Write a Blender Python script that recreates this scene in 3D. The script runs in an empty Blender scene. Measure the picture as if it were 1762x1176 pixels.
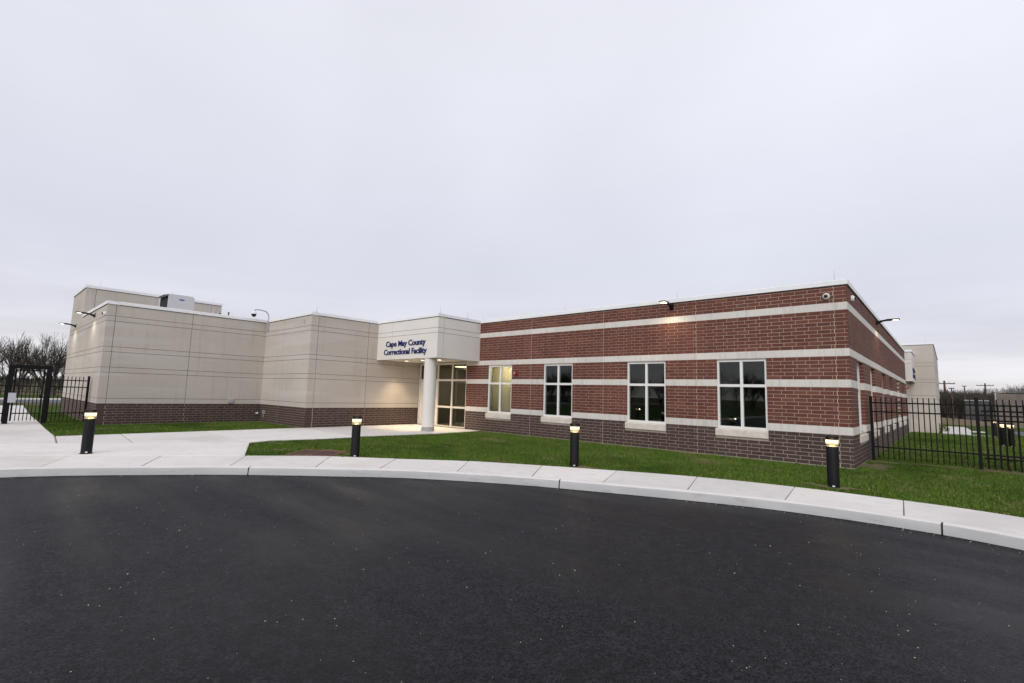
import bpy, math, random
import numpy as np
from mathutils import Vector, Matrix

random.seed(7)
rng = np.random.default_rng(11)
SC = bpy.context.scene
COL = SC.collection

# ------------------------------------------------------------------ camera
CF, YAW, PITCH, ROLL = 834.2623678, math.radians(-42.05005395), math.radians(6.16017356), math.radians(1.60825038)
CAM = Vector((1.86302254, -15.06573684, 1.62794321))
fw = Vector((math.sin(YAW)*math.cos(PITCH), math.cos(YAW)*math.cos(PITCH), math.sin(PITCH)))
rt = Vector((math.cos(YAW), -math.sin(YAW), 0)); up = rt.cross(fw)
rt2 = rt*math.cos(ROLL)+up*math.sin(ROLL); up2 = -rt*math.sin(ROLL)+up*math.cos(ROLL)
cd = bpy.data.cameras.new('camera'); cam = bpy.data.objects.new('camera', cd); COL.objects.link(cam)
cd.sensor_width = 36; cd.lens = CF/1762*36; cd.clip_start = .05; cd.clip_end = 6000
cam.matrix_world = Matrix(((rt2.x, up2.x, -fw.x, CAM.x), (rt2.y, up2.y, -fw.y, CAM.y), (rt2.z, up2.z, -fw.z, CAM.z), (0, 0, 0, 1)))
SC.camera = cam

# ------------------------------------------------------------------ world and sun (thin overcast at the end of the day)
SUN_EL, SUN_AZ = math.radians(28), math.radians(156)      # azimuth clockwise from +Y: low behind the camera, veiled by cloud
W = bpy.data.worlds.new('World'); SC.world = W; W.use_nodes = True
nt = W.node_tree; N = nt.nodes; L = nt.links
for n in list(N): N.remove(n)
def nn(tree, t, **k):
    n = tree.nodes.new(t)
    for a, v in k.items():
        if a.startswith('i_'): n.inputs[a[2:].replace('_', ' ')].default_value = v
        else: setattr(n, a, v)
    return n
out = nn(nt, 'ShaderNodeOutputWorld'); bg = nn(nt, 'ShaderNodeBackground'); bg2 = nn(nt, 'ShaderNodeBackground'); mx = nn(nt, 'ShaderNodeMixShader')
sky = nn(nt, 'ShaderNodeTexSky'); sky.sky_type = 'NISHITA'; sky.sun_disc = False; sky.sun_elevation = SUN_EL; sky.sun_rotation = SUN_AZ
L.new(sky.outputs[0], bg.inputs[0]); bg.inputs[1].default_value = .1
tc = nn(nt, 'ShaderNodeTexCoord'); sep = nn(nt, 'ShaderNodeSeparateXYZ'); L.new(tc.outputs['Generated'], sep.inputs[0])
mp = nn(nt, 'ShaderNodeMapping'); mp.inputs['Scale'].default_value = (1.3, 1.3, 11.0); L.new(tc.outputs['Generated'], mp.inputs[0])
no = nn(nt, 'ShaderNodeTexNoise'); no.inputs['Scale'].default_value = 2.2; no.inputs['Detail'].default_value = 4; no.inputs['Roughness'].default_value = .5
L.new(mp.outputs[0], no.inputs['Vector'])
ra = nn(nt, 'ShaderNodeValToRGB'); e = ra.color_ramp.elements       # elevation gradient of the cloud deck
e[0].position = 0; e[0].color = (.80, .77, .77, 1)
e[1].position = 1; e[1].color = (.93, .93, 1.0, 1)
for pos, c in ((.06, (.76, .75, .80, 1)), (.12, (.71, .71, .79, 1)), (.25, (.70, .71, .80, 1)), (.5, (.81, .82, .90, 1))):
    q = e.new(pos); q.color = c
L.new(sep.outputs['Z'], ra.inputs[0])
st = nn(nt, 'ShaderNodeMapRange'); st.inputs['From Min'].default_value = .35; st.inputs['From Max'].default_value = .68; st.inputs['To Min'].default_value = .88; st.inputs['To Max'].default_value = 1.12
L.new(no.outputs[0], st.inputs[0])
fad = nn(nt, 'ShaderNodeMapRange'); fad.inputs['From Min'].default_value = .06; fad.inputs['From Max'].default_value = .22; fad.inputs['To Min'].default_value = 1; fad.inputs['To Max'].default_value = .05
L.new(sep.outputs['Z'], fad.inputs[0])
fm = nn(nt, 'ShaderNodeMix'); fm.data_type = 'FLOAT'; fm.inputs[2].default_value = 1
L.new(fad.outputs[0], fm.inputs[0]); L.new(st.outputs[0], fm.inputs[3])
vm = nn(nt, 'ShaderNodeVectorMath'); vm.operation = 'SCALE'; L.new(ra.outputs[0], vm.inputs[0]); L.new(fm.outputs[0], vm.inputs['Scale'])
lo_ = nn(nt, 'ShaderNodeTexNoise'); lo_.inputs['Scale'].default_value = 1.4; lo_.inputs['Detail'].default_value = 3; L.new(tc.outputs['Generated'], lo_.inputs['Vector'])
lr = nn(nt, 'ShaderNodeMapRange'); lr.inputs['From Min'].default_value = .3; lr.inputs['From Max'].default_value = .7; lr.inputs['To Min'].default_value = .93; lr.inputs['To Max'].default_value = 1.07; L.new(lo_.outputs[0], lr.inputs[0])
vm2 = nn(nt, 'ShaderNodeVectorMath'); vm2.operation = 'SCALE'; L.new(vm.outputs[0], vm2.inputs[0]); L.new(lr.outputs[0], vm2.inputs['Scale'])
L.new(vm2.outputs[0], bg2.inputs[0]); bg2.inputs[1].default_value = 1.0
mx.inputs[0].default_value = .93; L.new(bg.outputs[0], mx.inputs[1]); L.new(bg2.outputs[0], mx.inputs[2]); L.new(mx.outputs[0], out.inputs[0])
sd = bpy.data.lights.new('sun', 'SUN'); so = bpy.data.objects.new('sun', sd); COL.objects.link(so)
sd.energy = 1.5; sd.angle = math.radians(45); sd.color = (1, .97, .93)
sv = Vector((math.sin(SUN_AZ)*math.cos(SUN_EL), math.cos(SUN_AZ)*math.cos(SUN_EL), math.sin(SUN_EL)))
so.rotation_euler = sv.to_track_quat('Z', 'Y').to_euler(); so.location = (-20, -40, 40)
SC.view_settings.view_transform = 'Standard'; SC.view_settings.look = 'None'; SC.view_settings.exposure = .09; SC.view_settings.gamma = 1
SC.view_settings.use_curve_mapping = False
SC.cycles.use_denoising = True; SC.cycles.max_bounces = 8; SC.cycles.transparent_max_bounces = 16; SC.cycles.sample_clamp_indirect = 4

# ------------------------------------------------------------------ materials
def mat(name, col=(.5, .5, .5), rough=.7, spec=.3, metal=0, noise=None, bump=None, emit=None):
    """noise: list of (scale(3), detail, amount, colour) mixed over the base; bump: (scale, strength, distance)"""
    m = bpy.data.materials.new(name); m.use_nodes = True; t = m.node_tree; b = t.nodes['Principled BSDF']
    b.inputs['Base Color'].default_value = (*col, 1); b.inputs['Roughness'].default_value = rough
    b.inputs['Specular IOR Level'].default_value = spec; b.inputs['Metallic'].default_value = metal
    co = nn(t, 'ShaderNodeNewGeometry')
    cur = None
    for k, (sc, det, lo, hi, c) in enumerate(noise or []):
        mp = nn(t, 'ShaderNodeMapping'); mp.inputs['Scale'].default_value = sc if hasattr(sc, '__len__') else (sc, sc, sc); mp.inputs['Location'].default_value = (k*3.7, k*1.3, k*2.1)
        t.links.new(co.outputs['Position'], mp.inputs[0])
        no = nn(t, 'ShaderNodeTexNoise'); no.inputs['Scale'].default_value = 1; no.inputs['Detail'].default_value = det
        t.links.new(mp.outputs[0], no.inputs['Vector'])
        mr = nn(t, 'ShaderNodeMapRange'); mr.inputs['From Min'].default_value = lo; mr.inputs['From Max'].default_value = hi
        t.links.new(no.outputs[0], mr.inputs[0])
        mi = nn(t, 'ShaderNodeMix'); mi.data_type = 'RGBA'; t.links.new(mr.outputs[0], mi.inputs[0])
        if cur is None: mi.inputs[6].default_value = (*col, 1)
        else: t.links.new(cur, mi.inputs[6])
        mi.inputs[7].default_value = (*c, 1); cur = mi.outputs[2]
    if cur is not None: t.links.new(cur, b.inputs['Base Color'])
    if bump:
        no = nn(t, 'ShaderNodeTexNoise'); no.inputs['Scale'].default_value = bump[0]; no.inputs['Detail'].default_value = 3
        t.links.new(co.outputs['Position'], no.inputs['Vector'])
        bp = nn(t, 'ShaderNodeBump'); bp.inputs['Strength'].default_value = bump[1]; bp.inputs['Distance'].default_value = bump[2]
        t.links.new(no.outputs[0], bp.inputs['Height']); t.links.new(bp.outputs[0], b.inputs['Normal'])
    if emit: b.inputs['Emission Color'].default_value = (*emit[0], 1); b.inputs['Emission Strength'].default_value = emit[1]
    return m

def brick_mat(name, cols):
    m = bpy.data.materials.new(name); m.use_nodes = True; t = m.node_tree; b = t.nodes['Principled BSDF']
    g = nn(t, 'ShaderNodeNewGeometry'); o = nn(t, 'ShaderNodeObjectInfo')
    a = nn(t, 'ShaderNodeMath', operation='ADD'); t.links.new(g.outputs['Random Per Island'], a.inputs[0]); t.links.new(o.outputs['Random'], a.inputs[1])
    f = nn(t, 'ShaderNodeMath', operation='FRACT'); t.links.new(a.outputs[0], f.inputs[0])
    r = nn(t, 'ShaderNodeValToRGB'); r.color_ramp.interpolation = 'LINEAR'; e = r.color_ramp.elements
    e[0].position = 0; e[0].color = (*cols[0], 1); e[1].position = 1; e[1].color = (*cols[-1], 1)
    for i, c in enumerate(cols[1:-1]):
        q = e.new((i+1)/(len(cols)-1)); q.color = (*c, 1)
    t.links.new(f.outputs[0], r.inputs[0])
    no = nn(t, 'ShaderNodeTexNoise'); no.inputs['Scale'].default_value = 45; no.inputs['Detail'].default_value = 3; t.links.new(g.outputs['Position'], no.inputs['Vector'])
    no2 = nn(t, 'ShaderNodeTexNoise'); no2.inputs['Scale'].default_value = .8; no2.inputs['Detail'].default_value = 3; t.links.new(g.outputs['Position'], no2.inputs['Vector'])
    ad = nn(t, 'ShaderNodeMath', operation='ADD'); t.links.new(no.outputs[0], ad.inputs[0]); t.links.new(no2.outputs[0], ad.inputs[1])
    mr = nn(t, 'ShaderNodeMapRange'); mr.inputs['From Min'].default_value = .6; mr.inputs['From Max'].default_value = 1.4; mr.inputs['To Min'].default_value = .72; mr.inputs['To Max'].default_value = 1.28
    t.links.new(ad.outputs[0], mr.inputs[0])
    v = nn(t, 'ShaderNodeVectorMath', operation='SCALE'); t.links.new(r.outputs[0], v.inputs[0]); t.links.new(mr.outputs[0], v.inputs['Scale'])
    t.links.new(v.outputs[0], b.inputs['Base Color']); b.inputs['Roughness'].default_value = .72; b.inputs['Specular IOR Level'].default_value = .3
    bp = nn(t, 'ShaderNodeBump'); bp.inputs['Strength'].default_value = .35; bp.inputs['Distance'].default_value = .004; t.links.new(no.outputs[0], bp.inputs['Height']); t.links.new(bp.outputs[0], b.inputs['Normal'])
    return m

def glass_mat(name, tint=(.80, .88, .86), boost=1.9):
    m = bpy.data.materials.new(name); m.use_nodes = True; t = m.node_tree
    for n in list(t.nodes): t.nodes.remove(n)
    o = nn(t, 'ShaderNodeOutputMaterial'); g = nn(t, 'ShaderNodeNewGeometry')
    d = nn(t, 'ShaderNodeVectorMath', operation='DOT_PRODUCT'); t.links.new(g.outputs['Incoming'], d.inputs[0]); t.links.new(g.outputs['Normal'], d.inputs[1])
    a = nn(t, 'ShaderNodeMath', operation='ABSOLUTE'); t.links.new(d.outputs['Value'], a.inputs[0])
    s = nn(t, 'ShaderNodeMath', operation='SUBTRACT'); s.inputs[0].default_value = 1; t.links.new(a.outputs[0], s.inputs[1])
    p = nn(t, 'ShaderNodeMath', operation='POWER'); t.links.new(s.outputs[0], p.inputs[0]); p.inputs[1].default_value = 5
    k = nn(t, 'ShaderNodeMath', operation='MULTIPLY_ADD'); t.links.new(p.outputs[0], k.inputs[0]); k.inputs[1].default_value = .9; k.inputs[2].default_value = .04*boost
    tr = nn(t, 'ShaderNodeBsdfTransparent'); tr.inputs[0].default_value = (*tint, 1); gl = nn(t, 'ShaderNodeBsdfGlossy'); gl.inputs['Roughness'].default_value = .006
    mx = nn(t, 'ShaderNodeMixShader'); t.links.new(k.outputs[0], mx.inputs[0]); t.links.new(tr.outputs[0], mx.inputs[1]); t.links.new(gl.outputs[0], mx.inputs[2]); t.links.new(mx.outputs[0], o.inputs[0])
    return m

def emit_mat(name, col, s):
    m = bpy.data.materials.new(name); m.use_nodes = True; t = m.node_tree
    for n in list(t.nodes): t.nodes.remove(n)
    o = nn(t, 'ShaderNodeOutputMaterial'); e = nn(t, 'ShaderNodeEmission'); e.inputs[0].default_value = (*col, 1); e.inputs[1].default_value = s; t.links.new(e.outputs[0], o.inputs[0])
    return m

M = {}
M['red'] = brick_mat('red_brick', [(.112, .037, .026), (.124, .041, .028), (.142, .048, .031), (.116, .037, .026), (.132, .044, .030), (.160, .060, .037)])
M['brown'] = brick_mat('brown_brick', [(.058, .036, .030), (.068, .041, .034), (.063, .038, .032), (.082, .051, .042)])
M['mortar'] = mat('mortar', (.45, .385, .325), .9, .1, noise=[(3, 4, .4, .65, (.385, .33, .28))])
M['mortar_brown'] = mat('mortar_base', (.39, .335, .29), .9, .1, noise=[(3, 4, .4, .65, (.32, .275, .24))])
M['band'] = mat('cast_stone', (.63, .60, .565), .8, .2, noise=[((.8, .8, 1.6), 5, .42, .62, (.66, .63, .60)), ((9, 9, 1.2), 3, .52, .75, (.52, .49, .44)), (60, 2, .45, .7, (.56, .53, .49))], bump=(120, .15, .003))
M['sill'] = mat('cast_stone_sill', (.58, .53, .47), .8, .2, noise=[(6, 4, .4, .65, (.66, .61, .54))], bump=(120, .15, .003))
M['tan'] = mat('tan_precast', (.47, .425, .378), .85, .15, noise=[((.5, .5, .9), 6, .40, .62, (.515, .468, .42)), ((5, 5, .35), 5, .52, .72, (.435, .392, .352)), ((.25, .25, 3), 4, .52, .66, (.525, .485, .445)), (40, 3, .45, .7, (.46, .415, .37))], bump=(90, .25, .003))
M['white_panel'] = mat('white_metal_panel', (.70, .67, .63), .55, .35, noise=[(.7, 3, .4, .65, (.67, .64, .605))])
M['coping'] = mat('white_coping', (.80, .80, .82), .45, .4, noise=[(1.2, 3, .4, .65, (.76, .765, .785))])
M['sealant'] = mat('joint_sealant', (.60, .51, .39), .8)
M['tan_sealant'] = mat('tan_joint_sealant', (.14, .115, .095), .9)
M['whiteframe'] = mat('white_window_frame', (.74, .73, .71), .45, .4)
M['storeframe'] = mat('pale_aluminium_frame', (.66, .61, .55), .45, .4)
M['glass'] = glass_mat('window_glass', (.70, .75, .73), 1.2); M['glassclear'] = glass_mat('entrance_glass', (.60, .63, .58), 1.0)
M['black'] = mat('black_powder_coat', (.004, .004, .0045), .6, .2)
M['blackbody'] = mat('black_bollard_paint', (.006, .006, .007), .5, .25)
M['concrete'] = mat('sidewalk_concrete', (.68, .65, .625), .85, .2, noise=[(.9, 5, .4, .65, (.73, .70, .675)), (4, 5, .5, .72, (.62, .59, .56)), (.5, 6, .55, .70, (.60, .565, .53)), (70, 3, .45, .75, (.58, .55, .52))], bump=(160, .2, .003))
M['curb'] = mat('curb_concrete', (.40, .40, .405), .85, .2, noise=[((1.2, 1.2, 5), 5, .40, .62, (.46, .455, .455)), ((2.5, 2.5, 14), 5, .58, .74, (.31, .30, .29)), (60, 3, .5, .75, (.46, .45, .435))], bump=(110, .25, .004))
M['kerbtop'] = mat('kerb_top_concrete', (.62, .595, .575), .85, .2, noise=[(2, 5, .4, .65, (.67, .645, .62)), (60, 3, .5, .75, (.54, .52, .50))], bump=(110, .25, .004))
M['joint_and_shade'] = mat('dark_joint_and_shade', (.05, .042, .036), .9)  # kerb joint filler, also the painted shade line below the coping
M['jointrust'] = mat('joint_filler', (.26, .19, .14), .9)
M['rust'] = mat('rusty_iron', (.17, .085, .066), .8, .2, noise=[(14, 4, .4, .65, (.21, .11, .085))], bump=(90, .4, .003))
M['dark'] = mat('pit_shade', (.012, .012, .012), .9)  # near-black colour standing in for shade below the grate
M['camwhite'] = mat('white_plastic', (.72, .73, .75), .4, .4)
M['camdark'] = mat('smoked_dome', (.01, .008, .012), .1, .6)
M['galv'] = mat('galvanised_steel', (.45, .47, .50), .45, .4, metal=.4)
M['redplastic'] = mat('red_alarm_plastic', (.30, .018, .02), .45, .4)
M['navy'] = mat('navy_letters', (.009, .018, .11), .55, .2)
M['unit'] = mat('light_grey_cabinet', (.56, .565, .575), .5, .35)
M['unitdark'] = mat('cabinet_opening', (.025, .025, .027), .8)
M['logo'] = mat('blue_logo', (.045, .09, .34), .5)
M['paper'] = None
M['roof'] = mat('roof_membrane', (.35, .35, .36), .9)
M['room'] = mat('interior_paint', (.34, .32, .28), .8)
M['roomwarm'] = mat('beige_interior_wall', (.74, .62, .43), .8)
M['roomfloor'] = mat('interior_floor', (.22, .18, .14), .5)
M['pebble'] = mat('pale_pebble', (.50, .45, .38), .8, noise=[(40, 2, .4, .6, (.60, .42, .30))])
M['bark'] = mat('bare_tree_bark', (.085, .072, .064), .9, .1, noise=[(6, 3, .4, .6, (.12, .10, .088))])
M['wood'] = mat('woodland_twigs', (.06, .05, .045), .95, .05, noise=[(.12, 3, .4, .6, (.085, .075, .062))])
M['polewood'] = mat('pole_wood', (.11, .075, .055), .9, .1)
M['soil'] = mat('bare_soil', (.15, .105, .066), .95, .1, noise=[(5, 5, .4, .62, (.10, .085, .045)), (30, 4, .45, .7, (.23, .18, .12))], bump=(40, .6, .02))
M['roadfar'] = mat('far_road', (.11, .115, .13), .9, .2)
M['lampglow'] = emit_mat('lamp_led', (1, .84, .58), 5)
M['lampcool'] = emit_mat('lamp_led_cool', (.88, .90, 1), 3)
M['down'] = emit_mat('downlight_led', (1, .80, .50), 9)
M['ceillight'] = emit_mat('ceiling_troffer', (1, .86, .64), 26); M['lobbylight'] = emit_mat('lobby_light', (1, .80, .54), 5)

def asphalt():
    m = bpy.data.materials.new('fresh_asphalt'); m.use_nodes = True; t = m.node_tree; b = t.nodes['Principled BSDF']
    g = nn(t, 'ShaderNodeNewGeometry')
    def noise(s, d, vec=None, sc=None):
        n = nn(t, 'ShaderNodeTexNoise'); n.inputs['Scale'].default_value = s; n.inputs['Detail'].default_value = d
        src = g.outputs['Position']
        if sc:
            mp = nn(t, 'ShaderNodeMapping'); mp.inputs['Scale'].default_value = sc; mp.inputs['Rotation'].default_value = (0, 0, .75); t.links.new(src, mp.inputs[0]); src = mp.outputs[0]
        t.links.new(src, n.inputs['Vector']); return n.outputs[0]
    vo = nn(t, 'ShaderNodeTexVoronoi'); vo.inputs['Scale'].default_value = 85; t.links.new(g.outputs['Position'], vo.inputs['Vector'])
    big = noise(.35, 5); streak = noise(1, 4, sc=(.22, 1.6, 1)); fine = noise(32, 6); mid = noise(9, 4)
    r = nn(t, 'ShaderNodeValToRGB'); e = r.color_ramp.elements; e[0].position = .32; e[0].color = (.0007, .0008, .0015, 1); e[1].position = .80; e[1].color = (.024, .024, .030, 1)
    s = nn(t, 'ShaderNodeMath', operation='MULTIPLY_ADD'); t.links.new(fine, s.inputs[0]); s.inputs[1].default_value = .75; t.links.new(vo.outputs['Color'], s.inputs[2])
    s2 = nn(t, 'ShaderNodeMath', operation='MULTIPLY'); t.links.new(s.outputs[0], s2.inputs[0]); s2.inputs[1].default_value = .58
    t.links.new(s2.outputs[0], r.inputs[0])
    a = nn(t, 'ShaderNodeMath', operation='ADD'); t.links.new(big, a.inputs[0]); t.links.new(streak, a.inputs[1])
    a2 = nn(t, 'ShaderNodeMath', operation='ADD'); t.links.new(a.outputs[0], a2.inputs[0]); t.links.new(mid, a2.inputs[1])
    mr = nn(t, 'ShaderNodeMapRange'); mr.inputs['From Min'].default_value = 1.15; mr.inputs['From Max'].default_value = 1.85; mr.inputs['To Min'].default_value = .35; mr.inputs['To Max'].default_value = 1.65
    t.links.new(a2.outputs[0], mr.inputs[0])
    v = nn(t, 'ShaderNodeVectorMath', operation='SCALE'); t.links.new(r.outputs[0], v.inputs[0]); t.links.new(mr.outputs[0], v.inputs['Scale'])
    t.links.new(v.outputs[0], b.inputs['Base Color'])
    mr2 = nn(t, 'ShaderNodeMapRange'); mr2.inputs['From Min'].default_value = .8; mr2.inputs['From Max'].default_value = 1.3; mr2.inputs['To Min'].default_value = .42; mr2.inputs['To Max'].default_value = .66
    t.links.new(a.outputs[0], mr2.inputs[0]); t.links.new(mr2.outputs[0], b.inputs['Roughness']); b.inputs['Specular IOR Level'].default_value = .12
    bp = nn(t, 'ShaderNodeBump'); bp.inputs['Strength'].default_value = .5; bp.inputs['Distance'].default_value = .004; t.links.new(s.outputs[0], bp.inputs['Height']); t.links.new(bp.outputs[0], b.inputs['Normal'])
    return m
M['asphalt'] = asphalt()
M['lawn'] = mat('mown_lawn', (.060, .098, .014), .95, .05, noise=[(.45, 4, .42, .62, (.048, .080, .011)), (2.2, 4, .56, .72, (.105, .105, .034)), (25, 3, .4, .7, (.036, .058, .009))], bump=(60, .8, .02))
M['grass'] = mat('grass_blades', (.086, .152, .019), .7, .12, noise=[(.5, 4, .42, .62, (.064, .120, .014)), (1.6, 5, .55, .72, (.16, .165, .045)), (7, 3, .5, .7, (.11, .17, .024)), (.9, 5, .58, .72, (.20, .17, .08)), (14, 3, .60, .70, (.27, .235, .13)), (.35, 4, .52, .62, (.050, .095, .013))])
def vary(m, lo, hi):      # brightness of its own for every blade
    t = m.node_tree; b = t.nodes['Principled BSDF']; src = b.inputs['Base Color'].links[0].from_socket
    g = nn(t, 'ShaderNodeNewGeometry'); r = nn(t, 'ShaderNodeMapRange'); r.inputs['To Min'].default_value = lo; r.inputs['To Max'].default_value = hi; t.links.new(g.outputs['Random Per Island'], r.inputs[0])
    v = nn(t, 'ShaderNodeVectorMath', operation='SCALE'); t.links.new(src, v.inputs[0]); t.links.new(r.outputs[0], v.inputs['Scale']); t.links.new(v.outputs[0], b.inputs['Base Color'])
vary(M['grass'], .45, 1.55)
def vary_obj(m, lo, hi):      # every slab was poured a little lighter or darker
    t = m.node_tree; b = t.nodes['Principled BSDF']; src = b.inputs['Base Color'].links[0].from_socket
    g = nn(t, 'ShaderNodeObjectInfo'); r = nn(t, 'ShaderNodeMapRange'); r.inputs['To Min'].default_value = lo; r.inputs['To Max'].default_value = hi; t.links.new(g.outputs['Random'], r.inputs[0])
    v = nn(t, 'ShaderNodeVectorMath', operation='SCALE'); t.links.new(src, v.inputs[0]); t.links.new(r.outputs[0], v.inputs['Scale']); t.links.new(v.outputs[0], b.inputs['Base Color'])
vary_obj(M['concrete'], .90, 1.03); vary_obj(M['tan'], .965, 1.03); vary_obj(M['band'], .93, 1.04)
M['field'] = mat('rough_field', (.10, .085, .045), .95, .05, noise=[(.05, 4, .42, .6, (.065, .075, .026)), (.8, 4, .4, .65, (.13, .105, .06))])

# ------------------------------------------------------------------ mesh helpers
class MB:
    def __init__(s): s.v = []; s.f = []; s.mi = []
    def add(s, vs, fs, mi=0):
        o = len(s.v); s.v += [tuple(v) for v in vs]; s.f += [tuple(i+o for i in f) for f in fs]; s.mi += [mi]*len(fs); return s
    def box(s, x0, y0, z0, x1, y1, z1, mi=0):
        if x0 > x1: x0, x1 = x1, x0
        if y0 > y1: y0, y1 = y1, y0
        v = [(x, y, z) for z in (z0, z1) for y in (y0, y1) for x in (x0, x1)]
        return s.add(v, [(0, 2, 3, 1), (4, 5, 7, 6), (0, 1, 5, 4), (2, 6, 7, 3), (0, 4, 6, 2), (1, 3, 7, 5)], mi)
    def tube(s, a, b, r0, r1, n=8, caps=True, mi=0):
        a = Vector(a); b = Vector(b); d = (b-a).normalized(); h = Vector((0, 0, 1)) if abs(d.z) < .9 else Vector((1, 0, 0))
        x = d.cross(h).normalized(); y = d.cross(x); vs = []
        for c, r in ((a, r0), (b, r1)):
            for i in range(n):
                t = 2*math.pi*i/n; vs.append(c+x*(r*math.cos(t))+y*(r*math.sin(t)))
        fs = [(i, (i+1) % n, n+(i+1) % n, n+i) for i in range(n)]
        if caps: fs += [tuple(range(n))[::-1], tuple(range(n, 2*n))]
        return s.add(vs, fs, mi)
    def lathe(s, prof, c=(0, 0, 0), n=24, mi=0):
        vs = []
        for r, z in prof:
            for i in range(n):
                t = 2*math.pi*i/n; vs.append((c[0]+r*math.cos(t), c[1]+r*math.sin(t), c[2]+z))
        fs = []
        for k in range(len(prof)-1):
            for i in range(n): fs.append((k*n+i, k*n+(i+1) % n, (k+1)*n+(i+1) % n, (k+1)*n+i))
        return s.add(vs, fs, mi)
    def prism(s, poly, z0, z1, mi=0):
        n = len(poly); vs = [(x, y, z0) for x, y in poly]+[(x, y, z1) for x, y in poly]
        fs = [tuple(range(n))[::-1], tuple(range(n, 2*n))]+[(i, (i+1) % n, n+(i+1) % n, n+i) for i in range(n)]
        return s.add(vs, fs, mi)
    def build(s, name, m, parent=None, smooth=False):
        me = bpy.data.meshes.new(name); me.from_pydata(s.v, [], s.f)
        ms = m if isinstance(m, (list, tuple)) else [m]
        for k in ms: me.materials.append(M[k] if isinstance(k, str) else k)
        if len(ms) > 1: me.polygons.foreach_set('material_index', s.mi)
        if smooth: me.polygons.foreach_set('use_smooth', [True]*len(me.polygons)); me.set_sharp_from_angle(angle=math.radians(40))
        me.update()
        return link(name, me, parent)
def link(name, me, parent=None):
    o = bpy.data.objects.new(name, me); COL.objects.link(o)
    if parent is not None: o.parent = parent
    return o
def tag(o, label=None, cat=None, group=None, kind=None):
    if label: o['label'] = label
    if cat: o['category'] = cat
    if group: o['group'] = group
    if kind: o['kind'] = kind
    return o
def thing(name, loc, label, cat, group=None, rz=0):
    o = link(name, None); o.location = loc; o.rotation_euler = (0, 0, rz); o.empty_display_size = .1
    return tag(o, label, cat, group)
def copy_tree(o, parent=None):
    c = o.copy(); COL.objects.link(c); c.parent = parent
    for ch in list(o.children): copy_tree(ch, c)
    return c

def catmull(pts, n=10):
    P = [Vector((*p, 0)) for p in pts]; P = [2*P[0]-P[1]]+P+[2*P[-1]-P[-2]]; o = []
    for i in range(1, len(P)-2):
        for k in range(n):
            t = k/n; a, b, c, d = P[i-1:i+3]
            o.append(.5*((2*b)+(c-a)*t+(2*a-5*b+4*c-d)*t*t+(3*b-a-3*c+d)*t**3))
    o.append(P[-2]); return [(v.x, v.y) for v in o]
def offset(line, d):           # positive d = to the left of travel
    o = []
    for i, p in enumerate(line):
        a = line[max(0, i-1)]; b = line[min(len(line)-1, i+1)]; t = Vector((b[0]-a[0], b[1]-a[1])).normalized()
        o.append((p[0]-t.y*d, p[1]+t.x*d))
    return o
def nearest(line, q): return min(range(len(line)), key=lambda i: (line[i][0]-q[0])**2+(line[i][1]-q[1])**2)

# ------------------------------------------------------------------ ground, road, walks
ZA = -.15
FRONT = catmull([(-13.2, -80), (-13.2, -60), (-13.2, -40), (-13.0, -26), (-12.4, -18.6), (-11.12, -14.53), (-9.65, -12.2), (-8.78, -11.12), (-7.75, -10.06), (-6.5, -8.87), (-4.9, -7.83), (-3.6, -7.2), (-1.68, -6.42), (-.24, -5.97), (1.27, -5.82), (2.47, -5.99), (4.4, -6.75), (7.0, -8.9), (9.2, -12.6), (10.3, -18), (10.6, -28), (10.6, -40), (10.6, -60), (10.6, -80)], 14)
# travelling left -> right the building is on the left-hand side
BACKV = catmull([(-16.2, -80), (-16.2, -60), (-16.2, -40), (-15.6, -26), (-14.6, -18.4), (-13.33, -14.5), (-12.05, -12.55), (-10.6, -10.52), (-9.49, -9.13), (-8.14, -8.02), (-6.8, -6.9), (-5.25, -6.02), (-4.45, -5.6), (-2.19, -4.62), (-.45, -4.24), (1.18, -4.16), (2.6, -4.33), (5.1, -5.3), (8.3, -7.8), (10.7, -12), (11.9, -18), (12.2, -28), (12.2, -40), (12.2, -60), (12.2, -80)], 14)

gm = MB(); gm.add([(-3000, -3000, -.30), (3000, -3000, -.30), (3000, 3000, -.30), (-3000, 3000, -.30)], [(0, 1, 2, 3)])
tag(gm.build('ground', 'field'), kind='structure')
road = MB(); poly = offset(FRONT, .25); nP = len(poly)
a = MB(); a.v = [(x, y, ZA) for x, y in poly]+[(-1, -80, ZA)]
a.f = [(i+1, i, nP) for i in range(nP-1)]; a.mi = [0]*len(a.f)
ro = a.build('road', 'asphalt'); tag(ro, kind='structure')
# lawn sheet: everything outside the kerb, with real edges
lv = [(x, y, -.03) for x, y in offset(FRONT, .10)]; nl = len(lv)
cx, cy = -1, -30
lf = []
for x, y in FRONT:
    d = Vector((x-cx, y-cy)); d /= max(abs(d.x)/75, abs(d.y)/90); lv.append((cx+d.x, cy+d.y+0, -.03))
lf = [(i+1, i, nl+i, nl+i+1) for i in range(nl-1)]
lb = MB(); lb.add(lv, lf); tag(lb.build('lawn_ground', 'lawn'), kind='structure')

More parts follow.
